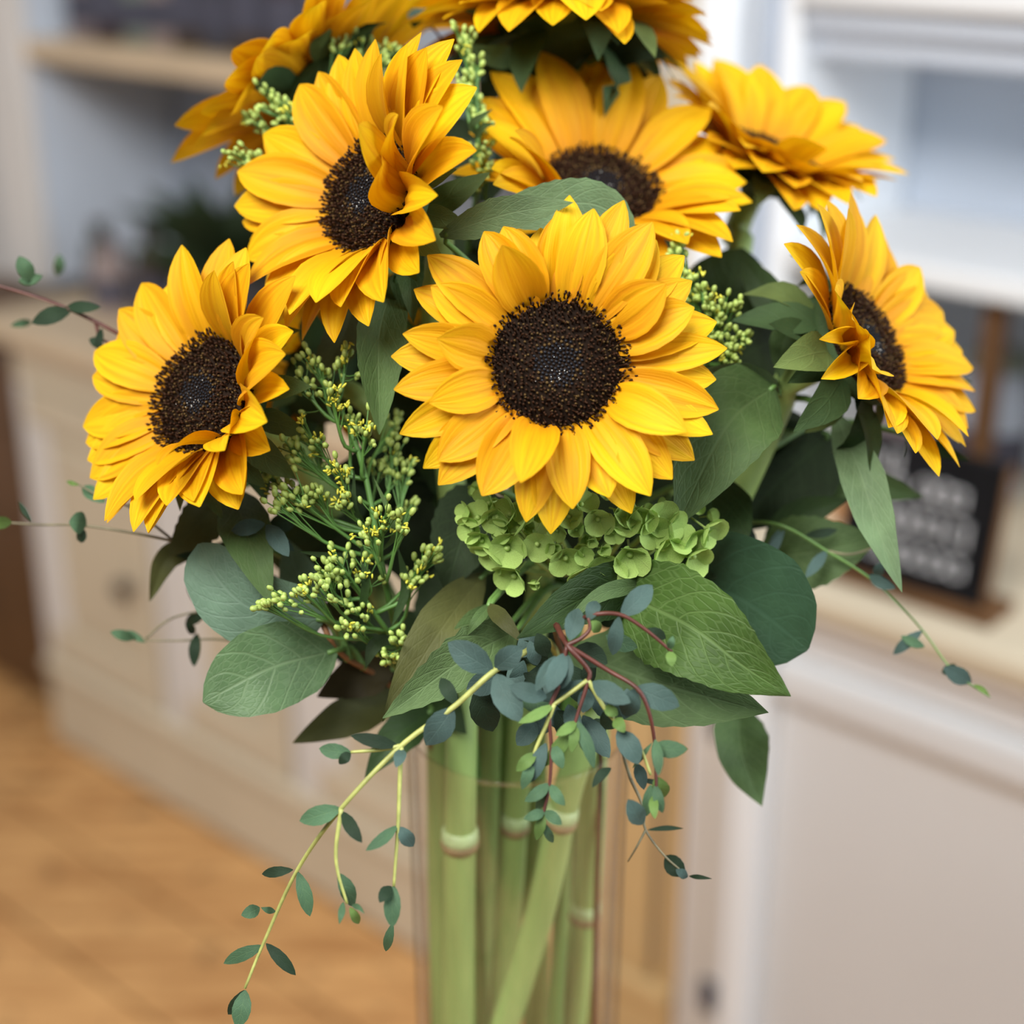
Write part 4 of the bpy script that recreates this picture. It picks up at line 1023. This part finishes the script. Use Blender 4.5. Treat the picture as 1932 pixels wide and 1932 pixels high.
sprig('e4', 'eucalyptus sprig with round leaves on a thin stem just under the low sunflower',
      [[(-30, 982, d4 + .01), (0, 985, d4 + .01), (75, 990, d4 + .01), (170, 993, d4), (330, 1022, d4), (445, 1062, d4), (520, 1090, d4 + .01)], [(330, 1022, d4), (250, 960, d4), (195, 940, d4), (150, 915, d4)]],
      [(163, 990, 130, 985, 46, 'euc_green'), (160, 1000, 145, 1018, 24, 'euc_dark'), (198, 948, 155, 918, 30, 'euc_green'), (150, 915, 125, 908, 10, 'euc_young'), (22, 985, -25, 985, 26, 'euc_young'), (60, 985, 35, 945, 12, 'euc_dark'), (300, 975, 240, 950, 14, 'euc_dark'),
       (500, 988, 437, 1002, 34, 'euc', .70), (503, 990, 545, 1050, 38, 'euc', .70), (510, 985, 560, 985, 40, 'euc_dark', .71), (500, 1045, 490, 1095, 30, 'euc', .70), (505, 1000, 555, 1040, 24, 'euc', .71), (400, 1025, 370, 1000, 28, 'euc_dark')],
      d4, (830, 870, .024), ['twig_grey'], .0009, rev=True, feed=[(640, 1180, .78), (760, 1300, .80)])
d5 = .76
sprig('e5', 'eucalyptus sprig with small dark leaves poking out beside the big oval leaves',
      [[(270, 1208, d5), (330, 1209, d5), (430, 1208, d5), (560, 1240, d5 + .01)], [(275, 1205, d5), (310, 1175, d5), (345, 1160, d5), (400, 1155, d5), (470, 1180, d5)]],
      [(255, 1205, 208, 1192, 22, 'euc_green'), (275, 1212, 238, 1190, 16, 'euc_green'), (395, 1155, 352, 1103, 28, 'euc_dark'), (392, 1150, 350, 1180, 24, 'euc_dark'), (368, 1195, 350, 1175, 18, 'euc_dark'), (372, 1195, 366, 1258, 24, 'euc_dark')],
      d5, (846, 884, .012), ['twig_grey'], .0008, rev=True, feed=[(700, 1310, .79)])
d6 = .745
sprig('e6', 'eucalyptus sprig with a pale stem arching out in front of the chalkboard',
      [[(1380, 985, .77), (1470, 990, d6), (1560, 1040, d6), (1640, 1090, d6), (1700, 1145, d6), (1745, 1195, d6 + .01), (1800, 1268, d6), (1868, 1315, d6)], [(1560, 1040, d6), (1610, 1045, d6), (1680, 1020, d6)]],
      [(1412, 990, 1418, 1050, 26), (1470, 1000, 1450, 1050, 24), (1480, 1000, 1440, 1075, 20, 'euc', d6), (1560, 1040, 1520, 1090, 24), (1640, 1085, 1690, 1110, 24, 'euc'), (1655, 1090, 1665, 1060, 22), (1740, 1190, 1685, 1235, 24, 'euc'), (1700, 1200, 1745, 1220, 20, 'euc_green'),
       (1832, 1288, 1780, 1258, 36), (1800, 1275, 1785, 1255, 32, 'euc_dark'), (1838, 1292, 1868, 1316, 12, 'euc_young'), (1540, 1030, 1600, 990, 24, 'euc', d6 + .01), (1520, 1010, 1580, 1000, 20, 'euc_dark', d6)],
      d6, (1125, 1130, .024), ['stem_dark', 'twig_grey'], .0009, feed=[(1300, 1080, .80), (1180, 1280, .82)])
d7 = .70
sprig('e7', 'eucalyptus tip with thin pale stem hanging beside the glass at the vase wall',
      [[(1190, 1470, d7), (1212, 1520, d7), (1218, 1566, d7), (1255, 1616, d7), (1298, 1652, d7)], [(1218, 1566, d7), (1200, 1600, d7), (1185, 1625, d7 + .01)]],
      [(1292, 1652, 1256, 1614, 40, 'euc_dark'), (1298, 1654, 1275, 1640, 20, 'euc'), (1300, 1653, 1344, 1658, 10, 'euc_dark'), (1208, 1470, 1245, 1480, 12, 'euc_dark'), (1200, 1440, 1215, 1490, 26, 'euc')],
      d7, (1150, 1152, .0), ['twig_grey'], .0008, feed=[(1175, 1420, .72), (1165, 1340, .76)])
d8 = .80
sprig('e8', 'grey eucalyptus sprig tucked between the topmost flower and the curled petal one',
      [[(790, 20, d8), (830, 70, d8), (890, 150, d8), (905, 260, d8), (905, 400, d8 + .02)]],
      [(815, 50, 770, 25, 45), (800, 40, 830, -10, 45), (885, 140, 850, 110, 50), (890, 150, 925, 110, 40), (900, 220, 870, 190, 50), (900, 230, 925, 190, 40), (905, 300, 880, 270, 40), (905, 310, 925, 280, 36)],
      d8, (945, 940, .036), ['twig_red'], .0013, rev=True, feed=[(910, 800, .86), (940, 1200, .86)])
# ------------------------------------------------------------------ goldenrod
def bud_geo(c, ax, L, w):
    a = unit(np.cross(ax, [.33, .71, .2])); b = np.cross(ax, a)
    V = [c - ax * L * .5]
    for s, q in ((-.25, .8), (.1, 1.0), (.38, .7)):
        for k in range(5):
            th = 2 * math.pi * k / 5
            V.append(c + ax * L * s + w * q * (a * math.cos(th) + b * math.sin(th)))
    V.append(c + ax * L * .5)
    Fc = [(0, 1 + (k + 1) % 5, 1 + k) for k in range(5)] + [(1 + j * 5 + k, 1 + j * 5 + (k + 1) % 5, 6 + j * 5 + (k + 1) % 5, 6 + j * 5 + k) for j in range(2) for k in range(5)] + [(11 + k, 11 + (k + 1) % 5, 16) for k in range(5)]
    return np.array(V), Fc, np.zeros((17, 2))
def goldenrod(key, label, main, clusters, vase_at, feed=(), r=.0018, leaves=()):
    vp = in_vase(*vase_at)
    e = thing('goldenrod_spray', vp[-1], label, 'goldenrod')
    r6 = np.random.default_rng(sum(map(ord, key)))
    path = add_stem(e, [P(*m) for m in main] + [P(*m) for m in feed] + vp, r * .6, r * 1.7, M['stem_vivid'], 40, 6)
    pp = project(path)
    for cl in clusters:
        x, y, rr, d = cl[:4]; yel = cl[4] if len(cl) > 4 else .1
        c = P(x, y, d)
        dist = np.hypot(pp[:, 0] - x, pp[:, 1] - y) + np.where(pp[:, 1] < y + 20, 400, 0)
        i = int(np.argmin(dist)); q = path[min(i + 1, len(path) - 1)]
        br = spline([q, (q + c) / 2 + np.array([0, 0, -.006]) + r6.normal(0, .002, 3), c], 9)
        v, f, uv = tube(br, np.linspace(.0011, .0006, 9), 5)
        part('branch', v, f, M['stem_vivid'], e, uv)
        ax = unit(c - q); rad = rr * d / FPX
        chunks = []
        for k in range(int(6 + rr * .42)):
            s = r6.uniform(-1, 1); off = r6.normal(0, .48, 3) * rad
            bc = c + ax * rad * s * .8 + off
            bax = unit(ax * .8 + unit(off + 1e-6) * .7 + r6.normal(0, .25, 3) + np.array([0, 0, .35]))
            j = br[max(2, min(8, int(6 + 2 * s)))]
            tv = tube(spline([j, (j + bc) / 2 - bax * .001, bc], 4), [.00035, .0003, .0003, .0003], 4, False)
            chunks.append((*tv, 0))
            L = r6.uniform(.0036, .0050)
            if r6.random() < yel * .6:
                for g in range(4):
                    chunks.append((*bud_geo(bc + r6.normal(0, .0010, 3), unit(bax + r6.normal(0, .6, 3)), L * .7, L * .13), 2))
            else:
                chunks.append((*bud_geo(bc, bax, L, L * .31), 1))
        v, f, uv, fm = merge(chunks)
        o = part('flower_cluster', v, f, [M['stem_vivid'], M['bud'], M['bud_yellow']], e, uv, fmat=fm)
        o['kind'] = 'stuff'
    for i, L in enumerate(leaves):
        v, f, uv = leaf_geo([P(*L[0]), P(*L[1]), P(*L[2])], L[3] / 2 * L[1][2] / FPX, shape='lance', fold=.3, nr=9, nc=3, seed=i)
        part('leaf', v, f, M[L[4] if len(L) > 4 else 'leaf_dark'], e, uv)
    PLANTS[key] = (e, path)
g = .70
goldenrod('g1', 'big goldenrod spray in bud between the low sunflower and the forward facing one',
          [(605, 715, g), (650, 785, g), (690, 900, g), (715, 1040, g), (745, 1180, g + .02)],
          [(605, 700, 42, g), (562, 722, 28, g), (652, 690, 26, g, .4), (625, 752, 20, g - .01, .9), (690, 805, 26, g - .01, .5), (585, 826, 32, g - .01, .3), (545, 845, 24, g - .01), (578, 862, 24, g), (662, 808, 20, g), (640, 892, 24, g - .015, .95),
           (560, 942, 34, g - .015), (522, 952, 22, g - .015), (600, 930, 24, g - .01), (645, 937, 18, g - .015, .9), (725, 975, 32, g - .02, .5), (690, 1000, 26, g - .02, .3), (755, 990, 20, g - .02, .4), (500, 893, 18, g), (530, 912, 22, g),
           (740, 860, 26, g + .02), (762, 890, 24, g + .02), (745, 800, 22, g + .03), (720, 880, 22, g + .02), (770, 960, 20, g + .02)],
          (880, 905, .012), feed=[(780, 1290, .78)],
          leaves=[([675, 1180, g], [690, 1100, g - .01], [680, 1010, g - .01], 18), ([720, 1040, g], [745, 1000, g - .01], [705, 900, g - .01], 14, 'leaf_mid'), ([700, 1000, g], [670, 960, g - .01], [668, 880, g - .01], 12), ([740, 1180, g], [765, 1110, g], [750, 1030, g], 20),
                  ([735, 1200, g + .01], [705, 1220, g], [690, 1260, g], 30, 'leaf_deep_shade'), ([715, 1040, g], [640, 1050, g], [560, 1040, g], 16, 'leaf_dark')])
goldenrod('g2', 'short goldenrod spray in bud hanging over the big grey green salal leaf',
          [(640, 1075, g - .01), (680, 1120, g), (730, 1190, g + .01)],
          [(640, 1062, 32, g - .012, .2), (612, 1080, 24, g - .015), (690, 1075, 30, g - .01, .4), (575, 1117, 24, g - .02, .4), (535, 1132, 20, g - .02), (500, 1142, 14, g - .02), (660, 1140, 34, g - .01), (655, 1180, 22, g - .01), (605, 1110, 22, g - .02),
           (800, 1065, 26, g, .4), (778, 1092, 22, g, .3), (815, 1045, 20, g, .5), (760, 1212, 32, g, .2), (735, 1238, 18, g)],
          (890, 915, -.005), feed=[(800, 1290, .77)])
goldenrod('g3', 'goldenrod tips in bud poking out between the flower seen from behind and its curled neighbour',
          [(480, 200, .755), (560, 240, .76), (640, 330, .77), (740, 560, .80)],
          [(510, 190, 26, .752), (485, 232, 26, .752), (535, 205, 24, .752), (460, 300, 28, .745), (490, 305, 26, .745), (552, 218, 18, .748, .9), (650, 78, 24, .765), (690, 100, 26, .765), (720, 120, 24, .765), (735, 95, 18, .765)],
          (900, 930, .030), feed=[(820, 900, .85), (890, 1250, .83)])
goldenrod('g4', 'goldenrod spray in bud rising between the curled flower and the upward tilted one',
          [(880, 80, .755), (895, 200, .755), (905, 320, .755), (880, 520, .80)],
          [(872, 68, 22, .75), (885, 90, 16, .75), (885, 140, 22, .75), (875, 165, 20, .75), (900, 125, 16, .75), (895, 210, 22, .75, .3), (905, 235, 18, .75), (912, 290, 24, .745), (915, 320, 24, .745), (905, 345, 16, .745)],
          (915, 945, .026), feed=[(880, 900, .86), (905, 1250, .83)],
          leaves=[([905, 260, .745], [890, 235, .74], [930, 205, .735], 16, 'leaf_mid'), ([895, 265, .745], [910, 240, .74], [935, 232, .735], 14, 'leaf_mid')])
goldenrod('g5', 'goldenrod spray in bud between the forward facing sunflower and the rolled petal one',
          [(1330, 580, .73), (1340, 640, .735), (1310, 760, .77), (1240, 1000, .81)],
          [(1282, 452, 16, .725), (1275, 475, 14, .725), (1300, 520, 12, .72), (1300, 560, 20, .72), (1325, 552, 16, .72), (1340, 575, 22, .72), (1365, 580, 18, .72), (1390, 580, 14, .72), (1352, 602, 14, .72), (1350, 635, 24, .72), (1380, 645, 22, .72), (1375, 670, 18, .72), (1405, 635, 14, .72), (1385, 690, 10, .72)],
          (1100, 1080, .030), feed=[(1160, 1250, .83)])
